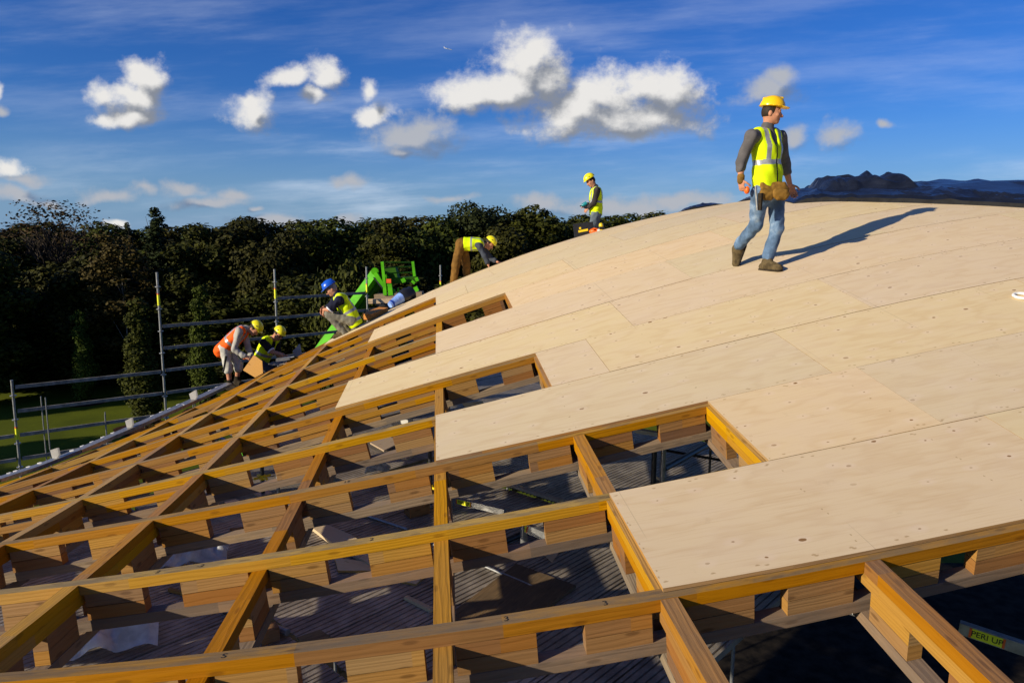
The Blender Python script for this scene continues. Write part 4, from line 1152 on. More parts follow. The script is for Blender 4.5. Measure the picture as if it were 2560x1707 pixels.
def surfnet(D, lo, h):
    S = D < 0; n = np.array(D.shape)
    cor = [(i, j, k) for i in (0, 1) for j in (0, 1) for k in (0, 1)]
    def c_(a, o): return a[o[0]:n[0] - 1 + o[0], o[1]:n[1] - 1 + o[1], o[2]:n[2] - 1 + o[2]]
    cnt = sum(c_(S, o).astype(int) for o in cor); act = (cnt > 0) & (cnt < 8)
    idx = -np.ones(n - 1, int); idx[act] = np.arange(act.sum()); base = np.argwhere(act).astype(float)
    acc = np.zeros((act.sum(), 3)); num = np.zeros(act.sum())
    for o in cor:
        for ax in range(3):
            if o[ax]: continue
            o2 = list(o); o2[ax] = 1
            d0 = c_(D, o)[act]; d1 = c_(D, o2)[act]; m = (d0 < 0) != (d1 < 0)
            t = np.where(m, d0 / np.where(m, d0 - d1, 1), 0)
            p = np.tile(np.array(o, float), (len(t), 1)); p[:, ax] += t
            acc[m] += p[m]; num[m] += 1
    V = lo + h * (base + acc / num[:, None]); Fs = []
    for ax in range(3):
        b, c = [(1, 2), (2, 0), (0, 1)][ax]
        sl0 = [slice(1, n[k] - 1) for k in range(3)]; sl1 = list(sl0); sl0[ax] = slice(0, n[ax] - 1); sl1[ax] = slice(1, n[ax])
        e0, e1 = S[tuple(sl0)], S[tuple(sl1)]
        for flip in (False, True):
            w = np.argwhere((e0 & ~e1) if not flip else (~e0 & e1))
            if not len(w): continue
            q = w.copy(); q[:, b] += 1; q[:, c] += 1
            def at(db, dc):
                r = q.copy(); r[:, b] -= db; r[:, c] -= dc; return idx[r[:, 0], r[:, 1], r[:, 2]]
            f = np.stack([at(1, 1), at(0, 1), at(0, 0), at(1, 0)], 1)
            Fs.append(f[:, ::-1] if flip else f)
    Fa = np.concatenate(Fs); return V, Fa[(Fa >= 0).all(1)]


def skin_mesh(name, VF, mats, parent, assign=None):
    V, Fa = VF; off = origin(parent) if parent is not None else 0
    me = bpy.data.meshes.new(name); n = len(Fa)
    me.vertices.add(len(V)); me.vertices.foreach_set('co', (V - off).astype(np.float32).ravel())
    me.loops.add(n * 4); me.loops.foreach_set('vertex_index', Fa.astype(np.int32).ravel())
    me.polygons.add(n); me.polygons.foreach_set('loop_start', np.arange(0, n * 4, 4, dtype=np.int32)); me.polygons.foreach_set('loop_total', np.full(n, 4, dtype=np.int32))
    if assign is not None: me.polygons.foreach_set('material_index', assign(V[Fa].mean(1)).astype(np.int32))
    me.polygons.foreach_set('use_smooth', np.ones(n, bool)); me.update(); me.validate()
    return link_mesh(name, me, mats, parent)


def cloth_mat(name, col, var=.12, rough=.85, scale=9, fade=None):
    m, t, b = material(name, rough, .15)
    tcn = t.n('ShaderNodeTexCoord', 3); n1 = t.noise(tcn, scale, 4); n2 = t.noise(tcn, 160, 2)
    c = t.mix(t.step(n1, .3, .7), [x * (1 - var * 1.6) for x in col], [min(1, x * (1 + var)) for x in col])
    if fade is not None: c = t.mix(t.m('MULTIPLY', t.step(n1, .5, .72), .6), c, fade)
    t.t.links.new(c, b.inputs['Base Color'])
    bp = t.n('ShaderNodeBump', 0, None, Strength=.35, Distance=.004, Height=t.m('ADD', n2, n1)); t.t.links.new(bp, b.inputs['Normal'])
    return m


M['skin'] = cloth_mat('skin', (.48, .22, .13), .1, .55)
M['lip'] = cloth_mat('lips_and_brow', (.17, .06, .04), .1, .6)
M['hair'] = cloth_mat('dark_hair', (.03, .02, .013), .2, .6, 40)
M['hair_grey'] = cloth_mat('grey_hair', (.24, .21, .19), .2, .7, 40)
M['hiviz'] = cloth_mat('yellow_hi_vis', (.62, .80, .004), .06, .7)
M['hivor'] = cloth_mat('orange_hi_vis', (.90, .115, .008), .06, .7)
M['reflect'] = plain('reflective_tape', (.33, .33, .335), .35, .5, .25, .1, 20)
M['denim'] = cloth_mat('faded_denim', (.10, .165, .27), .28, .9, 7, (.33, .385, .43))
M['sweat'] = cloth_mat('grey_sweater', (.105, .097, .098), .12)
M['navy'] = cloth_mat('navy_shirt', (.012, .013, .03), .15)
M['blackcloth'] = cloth_mat('black_shirt', (.012, .012, .013), .15)
M['slate'] = cloth_mat('slate_jumper', (.045, .052, .07), .12)
M['char'] = cloth_mat('charcoal_jacket', (.035, .03, .03), .12)
M['pale'] = cloth_mat('pale_grey_hoodie', (.36, .34, .30), .12)
M['cream'] = cloth_mat('cream_shorts', (.5, .48, .42), .1)
M['stone'] = cloth_mat('stone_trousers', (.19, .175, .135), .15)
M['brown'] = cloth_mat('brown_work_trousers', (.17, .085, .018), .18)
M['greyden'] = cloth_mat('grey_jeans', (.10, .125, .15), .2, .9, 7, (.16, .2, .22))
M['boot'] = cloth_mat('muddy_boot', (.105, .075, .035), .35, .85, 18, (.035, .027, .018))
M['boot_dark'] = cloth_mat('dark_boot', (.03, .022, .014), .3, .85, 18)
M['leather'] = cloth_mat('tan_leather', (.24, .125, .022), .3, .7, 12, (.09, .045, .010))
M['hatyellow'] = plain('yellow_helmet', (.86, .50, .004), .22, .5, 0, .03)
M['hatlemon'] = plain('lemon_helmet', (.80, .70, .006), .35, .5, 0, .04)
M['hatblue'] = plain('blue_helmet', (.008, .09, .55), .3, .5, 0, .04)
M['white_band'] = cloth_mat('white_cuff', (.75, .75, .78), .05)


def head(B, c, f, u, s=1.):
    """skull, jaw, nose, ears, brow and eye sockets; c: centre of the skull"""
    r = np.cross(f, u); r = nrm(r); u = np.cross(r, f); A = np.array([r, f, u]); P = lambda x, y, z: c + s * (r * x + f * y + u * z)
    B.ell(c, A, np.array([.074, .094, .098]) * s, .02)
    B.ell(P(0, .028, -.058), A, np.array([.056, .062, .062]) * s, .03)
    B.ell(P(0, .066, -.098), A, np.array([.026, .024, .02]) * s, .02)
    B.cone(P(0, .088, .0), P(0, .112, -.036), .009 * s, .0155 * s, .012)
    for g in (-1, 1):
        B.ell(P(g * .013, .1, -.04), A, np.array([.009, .01, .008]) * s, .008)
        B.ell(P(g * .077, -.01, -.02), A, np.array([.009, .02, .031]) * s, .008)
        B.ell(P(g * .03, .083, .02), A, np.array([.027, .014, .009]) * s, .012)
        B.ell(P(g * .042, .066, -.03), A, np.array([.022, .02, .018]) * s, .015)
        B.sub(P(g * .032, .104, -.002), A, np.array([.016, .014, .010]) * s, .01)
        B.ell(P(g * .032, .084, -.002), A, np.array([.012, .012, .010]) * s, .004)
    B.ell(P(0, .089, -.066), A, np.array([.022, .010, .0055]) * s, .005)
    B.ell(P(0, .086, -.077), A, np.array([.020, .010, .006]) * s, .005)
    def paint(X):
        Y = (X - c) @ A.T / s
        brow = (np.abs(np.abs(Y[:, 0]) - .032) < .02) & (np.abs(Y[:, 2] - .024) < .0055) & (Y[:, 1] > .06)
        lip = (np.abs(Y[:, 0]) < .021) & (np.abs(Y[:, 2] + .0715) < .006) & (Y[:, 1] > .07)
        eye = (np.abs(np.abs(Y[:, 0]) - .032) < .008) & (np.abs(Y[:, 2] + .002) < .0055) & (Y[:, 1] > .07)
        return (brow | lip | eye).astype(int)
    return paint


def hand(B, w, d, n, s=1., curl=.5, thumb=1, fr=.0085):
    """w wrist, d direction of the hand, n palm normal (the fingers curl towards it)"""
    d = nrm(d); n = np.array(n, float); n = nrm(n - d * (n @ d)); sd = np.cross(d, n) * thumb
    A = np.array([sd, d, n]); B.ell(w + d * .048 * s, A, np.array([.041, .052, .015]) * s, .015)
    for i, (o, L) in enumerate(((.030, .072), (.010, .080), (-.010, .075), (-.029, .058))):
        p = w + s * (d * .088 + sd * o); dd = nrm(d + sd * o * 3)
        for j, t in enumerate((.45, .32, .23)):
            a = curl * (j + .6); e = nrm(dd * math.cos(a) + n * math.sin(a)); q = p + e * L * t * s
            B.cone(p, q, fr * s * (1 - .08 * j), fr * s * (.92 - .1 * j), .004); p = q
    p = w + s * (d * .025 + sd * .032); e = nrm(d * .65 + sd * .7 + n * .3)
    for j, L in enumerate((.038, .030, .024)):
        q = p + e * L * s; B.cone(p, q, fr * 1.2 * s, fr * 1.05 * s, .006); p = q; e = nrm(e + d * .25 + n * curl * .5 - sd * .15)


def helmet(B, c, f, u, s=1., peak=True):
    r = nrm(np.cross(f, u)); u = np.cross(r, f); A = np.array([r, f, u]); b = c + u * .022 * s
    B.ell(b, A, np.array([.107, .132, .120]) * s, .01)
    if peak:
        B.cone(b + s * (f * -.10 + u * .085), b + s * (f * .09 + u * .098), .012 * s, .012 * s, .02)
    # cut the lower half away, then the rim and peak
    B.plane(b - u * .002, -u)
    R = Body()
    R.ell(b + u * .004 * s, A, np.array([.118, .142, .009]) * s, .004)
    R.ell(b + s * (f * .125 - u * .002), A, np.array([.075, .055 if peak else .03, .008]) * s, .01)
    return R


def facing(J):
    return J['f']


def person(label, J, look, h=.012, s=1., group=None):
    """J: joints in world space; look: clothing"""
    root = empty('person', (J['pel'][0], J['pel'][1], min(J['ankL'][2], J['ankR'][2])), label, 'person', group)
    up_t = nrm(J['neck'] - J['pel']); sr = nrm(J['shL'] - J['shR']); ft = nrm(np.cross(sr, up_t)); ft = ft if True else ft
    side = nrm(np.cross(up_t, ft)) * -1
    A = np.array([side, ft, up_t]); L = np.linalg.norm(J['neck'] - J['pel'])
    chest = J['pel'] + up_t * L * .68; belly = J['pel'] + up_t * L * .3
    hf, hu = nrm(J['hf']), nrm(J['hu']); hc = J['head']
    # ---- the body itself, one continuous skin
    B = Body(); paint = head(B, hc, hf, hu, s)
    B.cone(J['neck'] - up_t * .03, hc - hu * .055 * s - hf * .02 * s, .056 * s, .052 * s, .03)
    B.ell(chest, A, np.array([.155, .105, .19]) * s, .05); B.ell(belly, A, np.array([.14, .1, .17]) * s, .05); B.ell(J['pel'], A, np.array([.15, .105, .12]) * s, .05)
    for S_ in 'LR':
        sh, el, wr = J['sh' + S_], J['el' + S_], J['wr' + S_]; hp, kn, an = J['hip' + S_], J['kn' + S_], J['ank' + S_]
        B.cone(J['neck'] - up_t * .06, sh, .06 * s, .055 * s, .04); B.cone(sh, el, .05 * s, .04 * s, .02); B.cone(el, wr, .042 * s, .027 * s, .02)
        B.cone(hp, kn, .078 * s, .052 * s, .03); B.cone(kn, an, .055 * s, .036 * s, .02); B.cone(an, an + nrm(J['toe' + S_] - an) * .10 * s, .034 * s, .026 * s, .02)
        hand(B, wr, J['hd' + S_], J['hn' + S_], s, look.get('curl' + S_, .5), 1 if S_ == 'R' else -1, look.get('finger', .0095))
    skin_mesh('body', B.mesh(h * .85), [M['skin'], M['lip']], root, paint)
    # ---- hair
    B = Body(); r = nrm(np.cross(hf, hu)); Ah = np.array([r, hf, np.cross(r, hf)])
    B.ell(hc - hf * .014 * s + Ah[2] * .006 * s, Ah, np.array([.081, .092, .100]) * s, .01)
    B.plane(hc + hf * .045 * s, hf); B.plane(hc - Ah[2] * .055 * s, -Ah[2])
    skin_mesh('hair', B.mesh(h * .8), [M[look.get('hair', 'hair')]], root)
    # ---- helmet
    B = Body(); R = helmet(B, hc + Ah[2] * .032 * s, hf, hu, s, look.get('peak', True))
    hv = B.mesh(h * .7); hat = skin_mesh('hard_hat', hv, [M[look['hat']]], root)
    skin_mesh('brim', R.mesh(h * .55), [M[look['hat']]], hat)
    if not look.get('peak', True):
        Bs = Body(); b = hc + Ah[2] * .055 * s
        for g in (-1, 1):
            Bs.cone(b + r * g * .1 * s, hc - Ah[2] * .105 * s + hf * .035 * s, .006, .006, .01)
            Bs.ell(b + s * (r * g * .100 + Ah[2] * .045 + hf * .03), Ah, np.array([.012, .012, .012]) * s, .001)
        skin_mesh('chin_strap', Bs.mesh(.007), [M['black']], hat)
    # ---- trousers
    B = Body(); t = look['trouser_end']; tw = look.get('tw', 1.)
    B.ell(J['pel'], A, np.array([.168, .125, .135]) * s, .05)
    B.cone(J['pel'], belly, .15 * s, .145 * s, .04, (ft, .74))
    for S_ in 'LR':
        hp, kn, an = J['hip' + S_], J['kn' + S_], J['ank' + S_]
        B.cone(hp, kn, .098 * s, .075 * s * tw, .05)
        if t >= 1: B.cone(kn, kn + (an - kn) * look.get('tl', 1.0), .074 * s * tw, .064 * s * tw, .02); B.plane(an - nrm(an - kn) * -.012, nrm(an - kn)) if look.get('cutankle') else None
        elif t > .5: B.cone(kn, kn + (an - kn) * (t - .5) * 2, .080 * s, .082 * s, .02)
    skin_mesh('trousers' if t >= 1 else 'shorts', B.mesh(h, (.010, 34, 5)), [M[look['trousers']]], root)
    # ---- boots
    for S_ in 'LR':
        an, to = J['ank' + S_], J['toe' + S_]; kn = J['kn' + S_]
        d = nrm(to - an); upb = nrm(J.get('bu' + S_, np.array([0, 0, 1]))); fw = nrm(d - upb * (d @ upb)); sdv = np.cross(fw, upb); Ab = np.array([fw, sdv, upb])
        heel = an - fw * .045 * s - upb * .055 * s; toe = an + fw * .155 * s - upb * .062 * s
        B = Body(); B.cone(an + nrm(kn - an) * look.get('shaft', .07) * s, an - upb * .03 * s, .050 * s, .052 * s, .02); B.cone(heel, toe, .045 * s, .044 * s, .025); B.cone(an, toe, .046 * s, .04 * s, .03)
        B.plane(an - upb * .095 * s, -upb)
        bt = skin_mesh('boot', B.mesh(h * .75, (.002, 60, 3)), [M[look['boots']]], root)
        B = Body(); B.cone(heel - upb * .03 * s, toe - upb * .022 * s, .05 * s, .05 * s, .01, (upb, .42)); B.plane(an - upb * .104 * s, -upb)
        skin_mesh('sole', B.mesh(h * .7), [M['boot_dark']], bt)
    # ---- top
    B = Body()
    B.ell(chest, A, np.array([.172, .122, .2]) * s, .05); B.ell(belly, A, np.array([.158, .118, .2]) * s, .05)
    if look.get('collar', True): B.cone(J['neck'] - up_t * .04, J['neck'] + nrm(hc - J['neck']) * .035, .074 * s, .068 * s, .02)
    sl = look.get('sleeve', 1.)
    for S_ in 'LR':
        sh, el, wr = J['sh' + S_], J['el' + S_], J['wr' + S_]
        B.cone(J['neck'] - up_t * .07, sh, .075 * s, .074 * s, .04)
        if sl > .5:
            e = el + (wr - el) * (sl - .5) * 2; B.cone(sh, el, .069 * s, .057 * s, .03); B.cone(el, e, .056 * s, .047 * s, .02); B.cone(e - nrm(wr - el) * .05, e, .055 * s, .054 * s, .01)
        else: B.cone(sh, sh + (el - sh) * sl * 2, .073 * s, .074 * s, .03)
    tp = skin_mesh('sweater' if sl > .5 else 'shirt', B.mesh(h, (.010, 34, 9)), [M[look['top']]], root)
    if look.get('cuff'):
        for S_ in 'LR':
            sh, el = J['sh' + S_], J['el' + S_]; e = sh + (el - sh) * sl * 2; ee = nrm(el - sh); B = Body(); B.cone(e - ee * .02, e + ee * .03, .080 * s, .078 * s, .01); B.plane(e + ee * .055, ee); B.plane(e + ee * .03, -ee); skin_mesh('white_cuff', B.mesh(h * .8), [M['white_band']], tp)
    # ---- vest with reflective tape
    B = Body(); hem = look.get('hem', -.12) * s
    B.ell(chest, A, np.array([.190, .142, .22]) * s, .06); B.ell(belly, A, np.array([.178, .136, .23]) * s, .06)
    B.cone(J['pel'] + up_t * hem * .4, belly, .176 * s, .17 * s, .05, (ft, .76))
    B.cone(J['neck'] - up_t * .055 - sr * .11 * s, J['neck'] - up_t * .055 + sr * .11 * s, .09 * s, .09 * s, .04)
    B.plane(J['pel'] + up_t * hem, -up_t)
    for S_, g in (('L', 1), ('R', -1)):
        sh, el = J['sh' + S_], J['el' + S_]
        B.sub(sh + sr * g * .085 * s - up_t * .05 * s, np.array([sr, nrm(el - sh), np.cross(sr, nrm(el - sh))]) if False else A, np.array([.085, .12, .13]) * s, .02)
    B.sub(J['neck'] + up_t * .05 * s, A, np.array([.085, .105, .075]) * s, .02)
    if look.get('vneck', True): B.sub(J['neck'] + ft * .14 * s - up_t * .04 * s, A, np.array([.055, .075, .14]) * s, .02)
    bands = look.get('bands', ((.36, .44),)); z0 = J['pel'] + up_t * hem; LL = L - hem
    def vest(X):
        Y = (X - z0) @ A.T; t = Y[:, 2] / LL; m = np.zeros(len(X), int)
        for a, b in bands: m[(t > a) & (t < b)] = 1
        top = max(b for a, b in bands)
        if look.get('braces', True): m[(t > top) & (np.abs(np.abs(Y[:, 0] / s) - .098) < .024)] = 1
        m[(t < .035)] = 2 if look.get('hemline') else m[(t < .035)]
        if look.get('zip', True): m[(np.abs(Y[:, 0] / s) < .009) & (Y[:, 1] > 0)] = 2
        if look.get('print'): m[(np.abs(Y[:, 0]) < .09) & (np.abs(t - .80) < .028) & (Y[:, 1] < 0) & (np.sin(Y[:, 0] * 260) + np.sin(t * 420) > -.3)] = 2
        if look.get('patch'): m[(np.abs(Y[:, 0] - .03) < .05) & (np.abs(t - .93) < .03) & (Y[:, 1] < 0)] = 3
        return m
    skin_mesh('hi_vis_vest', B.mesh(h * .8, (.012, 24, look.get('seed', 4))), [M[look['vest']], M['reflect'], M['blackcloth'], plain('blue_patch', (.03, .06, .4))], root, vest)
    return root, A


def px_joints(x0, y0, sc, Y0, d, vecs):
    J = {}
    for k, (x, y, *o) in d.items(): J[k] = pt(x0 + x / sc, y0 + y / sc, Y0 + (o[0] if o else 0))
    for k, v in vecs.items(): J[k] = np.array(v, float)
    return J


Z3 = (0, 0, 1)
# the man who walks over the finished sheets
J = px_joints(1770, 220, 3.267, 7.95, dict(head=(519, 200, 0), neck=(478, 345, .02), pel=(484, 845, 0), shR=(358, 395, -.10), shL=(590, 405, .13), elR=(268, 610, -.10), wrR=(268, 745, -.12), elL=(632, 635, .20), wrL=(668, 790, .20),
              hipR=(425, 865, -.07), hipL=(560, 865, .06), knR=(392, 1120, .06), ankR=(228, 1312, .36), toeR=(216, 1450, .36), knL=(562, 1150, .0), ankL=(478, 1422, .02), toeL=(600, 1480, -.14)),
              dict(hf=(.93, -.34, -.10), hu=(.05, 0, 1), hdR=(.15, -.05, -1), hnR=(.7, .5, 0), hdL=(.45, -.1, -1), hnL=(-.5, -.7, 0), buR=(-.95, 0.15, .30), buL=Z3))
W1, A1 = person('young man in yellow helmet, yellow vest and jeans walking across the plywood', J, dict(hat='hatyellow', top='sweat', vest='hiviz', trousers='denim', boots='boot', trouser_end=1, sleeve=.66, tl=.84, shaft=.10, hem=.0, tw=.98, bands=((.42, .50),), curlR=.75, curlL=.3, seed=3), h=.0095)
# tool belt, hammer, tape, wrist strap
ft = A1[1]; upb = A1[2]; sdv = A1[0]
B = Body(); pel = J['pel'] + upb * .0
B.cone(pel + upb * .015, pel + upb * .02, .176, .176, .01, (ft, .78)); B.plane(pel + upb * .055, upb); B.plane(pel - upb * .005, -upb)
belt = skin_mesh('tool_belt', B.mesh(.009), [M['leather']], W1)
a_ = nrm(ft * .6 + np.array([0.05, -1, 0])); sx_ = nrm(np.cross(a_, upb))
def bp(x, y, d): return pt(1770 + x / 3.267, 220 + y / 3.267, 7.95 + d)
B = Body(); B.cone(bp(455, 800, -.13), bp(620, 805, -.12), .05, .05, .03, (a_, .35)); B.cone(bp(475, 850, -.145), bp(620, 850, -.13), .055, .055, .03, (a_, .4)); B.plane(bp(540, 775, 0), upb)
skin_mesh('apron', B.mesh(.008, (.006, 40, 2)), [M['leather']], belt)
for x0_, x1_ in ((462, 515), (560, 630)):
    B = Body(); B.cone(bp(x0_, 862, -.185), bp(x1_, 866, -.18), .056, .05, .02, (a_, .55)); B.cone(bp(x0_ + 12, 895, -.18), bp(x1_ - 12, 898, -.175), .026, .026, .03); B.plane(bp(540, 828, 0), upb)
    skin_mesh('pouch', B.mesh(.008, (.006, 50, 6)), [M['leather']], belt)
mb = MB(); a, b = pt(1770 + 388 / 3.267, 220 + 800 / 3.267, 7.74), pt(1770 + 402 / 3.267, 220 + 1000 / 3.267, 7.74); mb.tube([a, b], .012, 8); hm = mb.build('hammer', [M['steel']]); tag(hm, 'steel hammer hanging from the tool belt of the walking man', 'hammer')
mb = MB(); mb.tube([b + (.025, -.0, .18), b + (.03, 0, .0)], [.03, .02], 8); tag(mb.build('tool_holster', [M['boot_dark']]), 'dark tool holster beside the hammer on the walking man', 'holster')
B = Body(); c = pt(1770 + 318 / 3.267, 220 + 835 / 3.267, 7.82); B.ell(c, np.eye(3), (.03, .035, .042), .01); o = skin_mesh('tape_measure', B.mesh(.007), [M['orange']], None); tag(o, 'orange tape measure held in the walking man\'s right hand', 'tape measure')
B = Body(); B.cone(J['wrR'] - (0, 0, .02), J['wrR'] + (0, 0, .025), .037, .04, .01); skin_mesh('wrist_wrap', B.mesh(.007), [M['leather']], W1)

# bending man in orange
O = 4.611
J = px_joints(500, 660, O, 12.55, dict(head=(628, 745, -.02), neck=(520, 745, 0), pel=(290, 960, 0), shR=(455, 775, -.15), shL=(500, 770, .16), elR=(395, 985, -.2), wrR=(520, 1068, -.2), elL=(560, 980, .12), wrL=(600, 1085, .0),
              hipR=(285, 985, -.08), hipL=(320, 985, .09), knR=(320, 1170, -.10), ankR=(345, 1390, -.1), toeR=(410, 1430, -.16), knL=(445, 1160, .08), ankL=(425, 1345, .10), toeL=(500, 1375, .05)),
              dict(hf=(.62, -.25, -.74), hu=(.70, .0, .62), hdR=(.9, -.1, -.35), hnR=(0, .5, -.9), hdL=(.6, -.3, -.6), hnL=(-.5, -.7, 0)))
W2, A2 = person('bending man in orange vest, cream shorts and yellow helmet holding a wooden board', J, dict(hat='hatlemon', peak=False, top='pale', vest='hivor', trousers='cream', boots='boot_dark', trouser_end=.62, sleeve=.95, hem=-.19, bands=((.48, .55),), vneck=False, zip=False, patch=True, finger=.011), h=.015, s=.96)
def px(x, y, Y): return pt(500 + x / O, 660 + y / O, Y)
def poly_board(name, c, th, mat, label, cat):
    c = [np.array(p) for p in c]; n = nrm(np.cross(c[1] - c[0], c[-1] - c[0])) * th; d = nrm(c[1] - c[0]); e = nrm(np.cross(n, d))
    uv = [((p - c[0]) @ d, (p - c[0]) @ e) for p in c]
    mb = MB(); mb.face([p + n for p in c], uv); mb.face(c[::-1], uv[::-1])
    for i in range(len(c)): mb.face([c[i], c[(i + 1) % len(c)], c[(i + 1) % len(c)] + n, c[i] + n])
    o = mb.build(name, [M[mat]]); return tag(o, label, cat)
poly_board('timber_gusset', [px(500, 1220, 12.22), px(640, 1305, 12.22), px(730, 1255, 12.22), px(720, 1115, 12.22), px(625, 1045, 12.22)], .02, 'orange_board', 'five sided wooden board held by the man in the orange vest', 'board')
mb = MB(); mb.tube([px(300, 1060, 12.3), px(270, 1240, 12.3)], [.022, .016], 8); tag(mb.build('hammer', [M['black']]), 'black hammer handle hanging from the belt of the man in orange', 'hammer')
B = Body(); B.cone(px(510, 1075, 12.36), px(518, 1078, 12.36), .036, .036, .01); skin_mesh('red_wristband', B.mesh(.008), [M['orange']], W2)

# crouching man in black with sunglasses, beyond the eave
J = px_joints(500, 660, O, 13.1, dict(head=(905, 805, 0), neck=(830, 850, .02), pel=(690, 1130, .05), shR=(735, 905, -.14), shL=(880, 900, .14), elR=(830, 1010, -.2), wrR=(960, 1045, -.25), elL=(900, 1050, .1), wrL=(960, 1080, -.1),
              hipR=(690, 1150, -.08), hipL=(720, 1150, .1), knR=(860, 1260, -.12), ankR=(700, 1390, -.1), toeR=(770, 1430, -.1), knL=(870, 1270, .12), ankL=(720, 1400, .1), toeL=(790, 1440, .1)),
              dict(hf=(.66, -.55, -.5), hu=(.42, .0, .9), hdR=(.95, -.1, -.25), hnR=(0, -.3, -.9), hdL=(.8, -.5, -.1), hnL=(0, -.3, -.9)))
W3, A3 = person('crouching man in black shirt, yellow vest and sunglasses working at the roof edge', J, dict(hat='hatlemon', peak=False, top='blackcloth', vest='hiviz', trousers='slate', boots='boot_dark', trouser_end=1, sleeve=.36, hem=-.06, bands=((.40, .49),), finger=.011, cuff=True, collar=False, braces=False, zip=False, curlR=.3, curlL=.3), h=.015, s=.96)
hf, hu = nrm(J['hf']), nrm(J['hu']); r = nrm(np.cross(hf, hu)); B = Body()
for g in (-1, 1): B.ell(J['head'] + .095 * hf + r * g * .03, np.array([r, hf, np.cross(r, hf)]), (.027, .010, .017), .008); B.cone(J['head'] + .09 * hf + r * g * .055, J['head'] + r * g * .08, .005, .005, .005)
skin_mesh('sunglasses', B.mesh(.006), [M['black']], W3)
poly_board('steel_plate', [px(790, 1155, 12.75), px(860, 1175, 12.6), px(1010, 1150, 12.6), px(1000, 1120, 12.85), px(840, 1128, 12.9)], .012, 'rail', 'grey flat plate in front of the crouching man in black', 'plate')
mb = MB(); c = px(960, 1105, 12.6); mb.bar(c - (.12, 0, .0), c + (.12, .02, .03), .09, .05); mb.tube([c + (.05, 0, .03), c + (.2, 0, .06)], .014); tag(mb.build('hand_tool', [M['steel']]), 'small silver hand tool under the hands of the crouching man in black', 'tool')

# squatting man in blue helmet
J = px_joints(500, 660, O, 12.25, dict(head=(1512, 285, 0), neck=(1590, 360, .0), pel=(1765, 640, 0), shL=(1605, 415, -.16), shR=(1570, 410, .16), elL=(1500, 525, -.2), wrL=(1428, 525, -.1), elR=(1470, 530, .15), wrR=(1425, 500, .05),
              hipL=(1745, 650, -.1), hipR=(1735, 640, .1), knL=(1488, 585, -.13), ankL=(1665, 795, -.12), toeL=(1590, 830, -.14), knR=(1475, 580, .14), ankR=(1700, 760, .12), toeR=(1630, 800, .12)),
              dict(hf=(-.78, -.22, -.58), hu=(-.42, 0, .9), hdL=(-.3, .4, -.8), hnL=(.7, .3, 0), hdR=(-.3, -.4, -.8), hnR=(.7, -.3, 0)))
W4, A4 = person('squatting man in blue helmet, navy shirt and yellow vest facing left', J, dict(hat='hatblue', peak=True, hair='hair_grey', top='navy', vest='hiviz', trousers='stone', boots='boot', trouser_end=1, sleeve=.42, hem=-.13, bands=((.12, .20), (.40, .48)), cuff=True, finger=.011, print=True, zip=False), h=.014, s=.97)

# man bent over with both hands on the roof
O2 = 4.9
def q2(d, v, Y): return px_joints(1080, 420, O2, Y, d, v)
J = q2(dict(head=(704, 925, 0), neck=(615, 935, 0), pel=(375, 930, 0), shR=(580, 955, -.17), shL=(600, 955, .17), elR=(645, 1080, -.2), wrR=(690, 1185, -.2), elL=(720, 1110, .2), wrL=(800, 1150, .1),
            hipR=(345, 955, -.09), hipL=(380, 955, .09), knR=(290, 1190, -.1), ankR=(262, 1425, -.1), toeR=(340, 1450, -.1), knL=(420, 1180, .1), ankL=(432, 1400, .1), toeL=(510, 1420, .1)),
       dict(hf=(.72, -.3, -.62), hu=(.50, 0, .86), hdR=(.3, -.1, -.9), hnR=(-.7, .1, 0), hdL=(.95, -.2, -.2), hnL=(0, 0, -1)), 15.0)
W5, A5 = person('man in brown trousers bent double with his hands on the roof', J, dict(hat='hatlemon', peak=False, top='slate', vest='hiviz', trousers='brown', boots='leather', trouser_end=1, sleeve=.86, hem=.02, bands=((.38, .48),), finger=.011, vneck=False, zip=False, tw=1.15), h=.016)

# standing man with a drill
J = q2(dict(head=(1944, 158, 0), neck=(2012, 248, 0), pel=(2005, 560, 0), shL=(2020, 275, -.18), shR=(1985, 272, .18), elL=(1985, 430, -.2), wrL=(1925, 480, -.12), elR=(1960, 430, .2), wrR=(1900, 460, .05),
            hipL=(2005, 585, -.09), hipR=(2005, 585, .09), knL=(1945, 790, -.1), ankL=(1925, 985, -.1), toeL=(1850, 1010, -.1), knR=(2015, 800, .1), ankR=(2010, 990, .1), toeR=(1940, 1015, .1)),
       dict(hf=(-.80, -.28, -.52), hu=(-.45, 0, .9), hdL=(-.6, .1, -.6), hnL=(.4, .7, -.4), hdR=(-.9, -.2, -.2), hnR=(0, -.4, -.8)), 15.6)
W6, A6 = person('standing man in charcoal jacket and yellow vest looking down at a drill', J, dict(hat='hatlemon', peak=False, top='char', vest='hiviz', trousers='greyden', boots='boot_dark', trouser_end=1, sleeve=.98, hem=-.04, bands=((.46, .53),), finger=.011, hemline=True), h=.016)
DR = empty('cordless_drill', pt(1080 + 1870 / O2, 420 + 455 / O2, 15.5), 'teal cordless drill in the hands of the standing man', 'drill')
def p2(x, y, Y): return pt(1080 + x / O2, 420 + y / O2, Y)
mb = MB(); mb.tube([p2(1895, 430, 15.5), p2(1850, 455, 15.5), p2(1830, 462, 15.5)], [.042, .042, .02], 10); mb.build('motor', [M['teal']], DR)
mb = MB(); mb.tube([p2(1832, 461, 15.5), p2(1812, 470, 15.5)], .012, 8); mb.build('chuck', [M['black']], DR)
mb = MB(); mb.tube([p2(1880, 440, 15.5), p2(1893, 480, 15.5)], .022, 8); mb.build('handle', [M['black']], DR)
mb = MB(); mb.bar(p2(1858, 478, 15.5), p2(1905, 492, 15.5), .07, .045); mb.build('battery', [M['black']], DR)
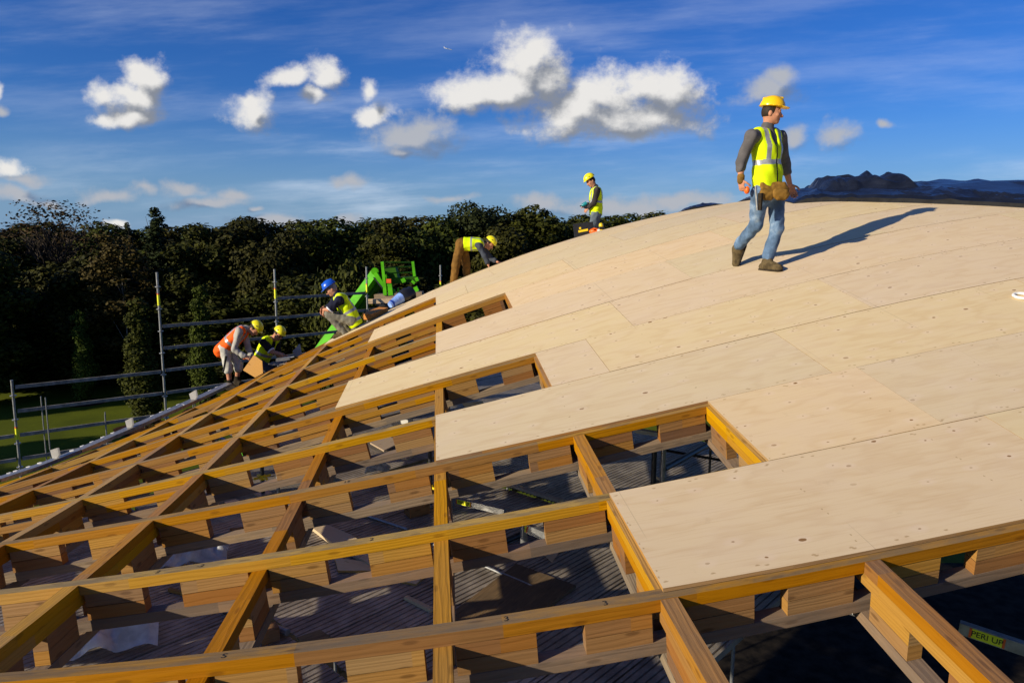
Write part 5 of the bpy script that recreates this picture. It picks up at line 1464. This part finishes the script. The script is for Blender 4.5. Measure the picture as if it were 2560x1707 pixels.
# tool case, orange saw, yellow nail gun on the roof beside him
TCs = empty('tool_case', p2(1860, 790, 14.9), 'black tool case with a yellow label beside the standing man', 'tool case')
mb = MB(); c = p2(1858, 775, 14.9); mb.box(c, (nrm((1, 0, .12)), (0, 1, 0), nrm((-.12, 0, 1))), (.20, .08, .17)); mb.build('shell', [M['black']], TCs)
mb = MB(); cc = p2(1852, 768, 14.815); mb.box(cc, (nrm((1, 0, .2)), (0, 1, 0), nrm((-.2, 0, 1))), (.10, .003, .022)); mb.build('label', [M['yellow']], TCs)
mb = MB(); cc = p2(1814, 738, 14.815); mb.box(cc, (nrm((1, 0, .2)), (0, 1, 0), nrm((-.2, 0, 1))), (.02, .003, .02)); mb.build('badge', [M['yellow']], TCs)
mb = MB(); a, b = p2(1795, 730, 14.86), p2(1905, 700, 14.86); mb.tube([a, a + (0.01, 0, .06), b + (0, 0, .06), b], .014, 8); mb.build('handle', [M['dark_steel']], TCs)
SW_ = empty('cutting_saw', p2(1995, 785, 14.7), 'orange power saw at the feet of the standing man', 'saw')
B = Body(); c = p2(1998, 778, 14.75); B.ell(c, np.eye(3), (.12, .09, .07), .02); B.cone(c + (-.10, 0, 0), c + (-.02, 0, .06), .02, .02, .01); B.sub(c + (.0, -.06, .03), np.eye(3), (.03, .06, .015), .01)
skin_mesh('housing', B.mesh(.012), [M['orange']], SW_)
mb = MB(); mb.tube([c + (.06, -.09, .02), c + (.06, -.1, .02)], .03, 12); mb.build('cap', [M['white']], SW_)
NG = empty('nail_gun', p2(2080, 760, 14.8), 'yellow and black nail gun standing behind the orange saw', 'nail gun')
B = Body(); B.cone(p2(2070, 700, 14.9), p2(2075, 760, 14.9), .045, .05, .02); B.cone(p2(2075, 765, 14.9), p2(2125, 770, 14.9), .045, .03, .02); skin_mesh('body', B.mesh(.012), [M['yellow']], NG)
B = Body(); B.cone(p2(2055, 735, 14.86), p2(2100, 740, 14.86), .03, .03, .02); skin_mesh('magazine', B.mesh(.01), [M['black']], NG)

# handwritten setting-out marks on the laths
DGS = bpy.context.evaluated_depsgraph_get() if False else None
def mark(txt, u, k, size=.05, rot=0.):
    p = SW(u, k, .0012); n = SN(u, k); ex = SP(u + .01, k) - SP(u, k); ey = np.cross(n, ex)
    text_part(txt, size, p, ex, ey, M['ink'], 'pencil_mark', rowtag[k], .0003)
for txt, u, k in (('3', 1.28, 0), ('3', 1.72, 0), ('2', .62, 1), ('-2', -.32, 1), ('15', .36, 2), ('2', -.55, 1), ('S', .10, 0)): mark(txt, u, k)
# lettering to real meshes
bpy.context.view_layer.update()
dg = bpy.context.evaluated_depsgraph_get()
for o in [o for o in SC.objects if o.type == 'FONT']:
    me = bpy.data.meshes.new_from_object(o.evaluated_get(dg)); n = bpy.data.objects.new('tmp', me); COL.objects.link(n)
    n.parent = o.parent; n.matrix_local = o.matrix_local.copy(); nm = o.name.split('.')[0]
    bpy.data.objects.remove(o); n.name = nm
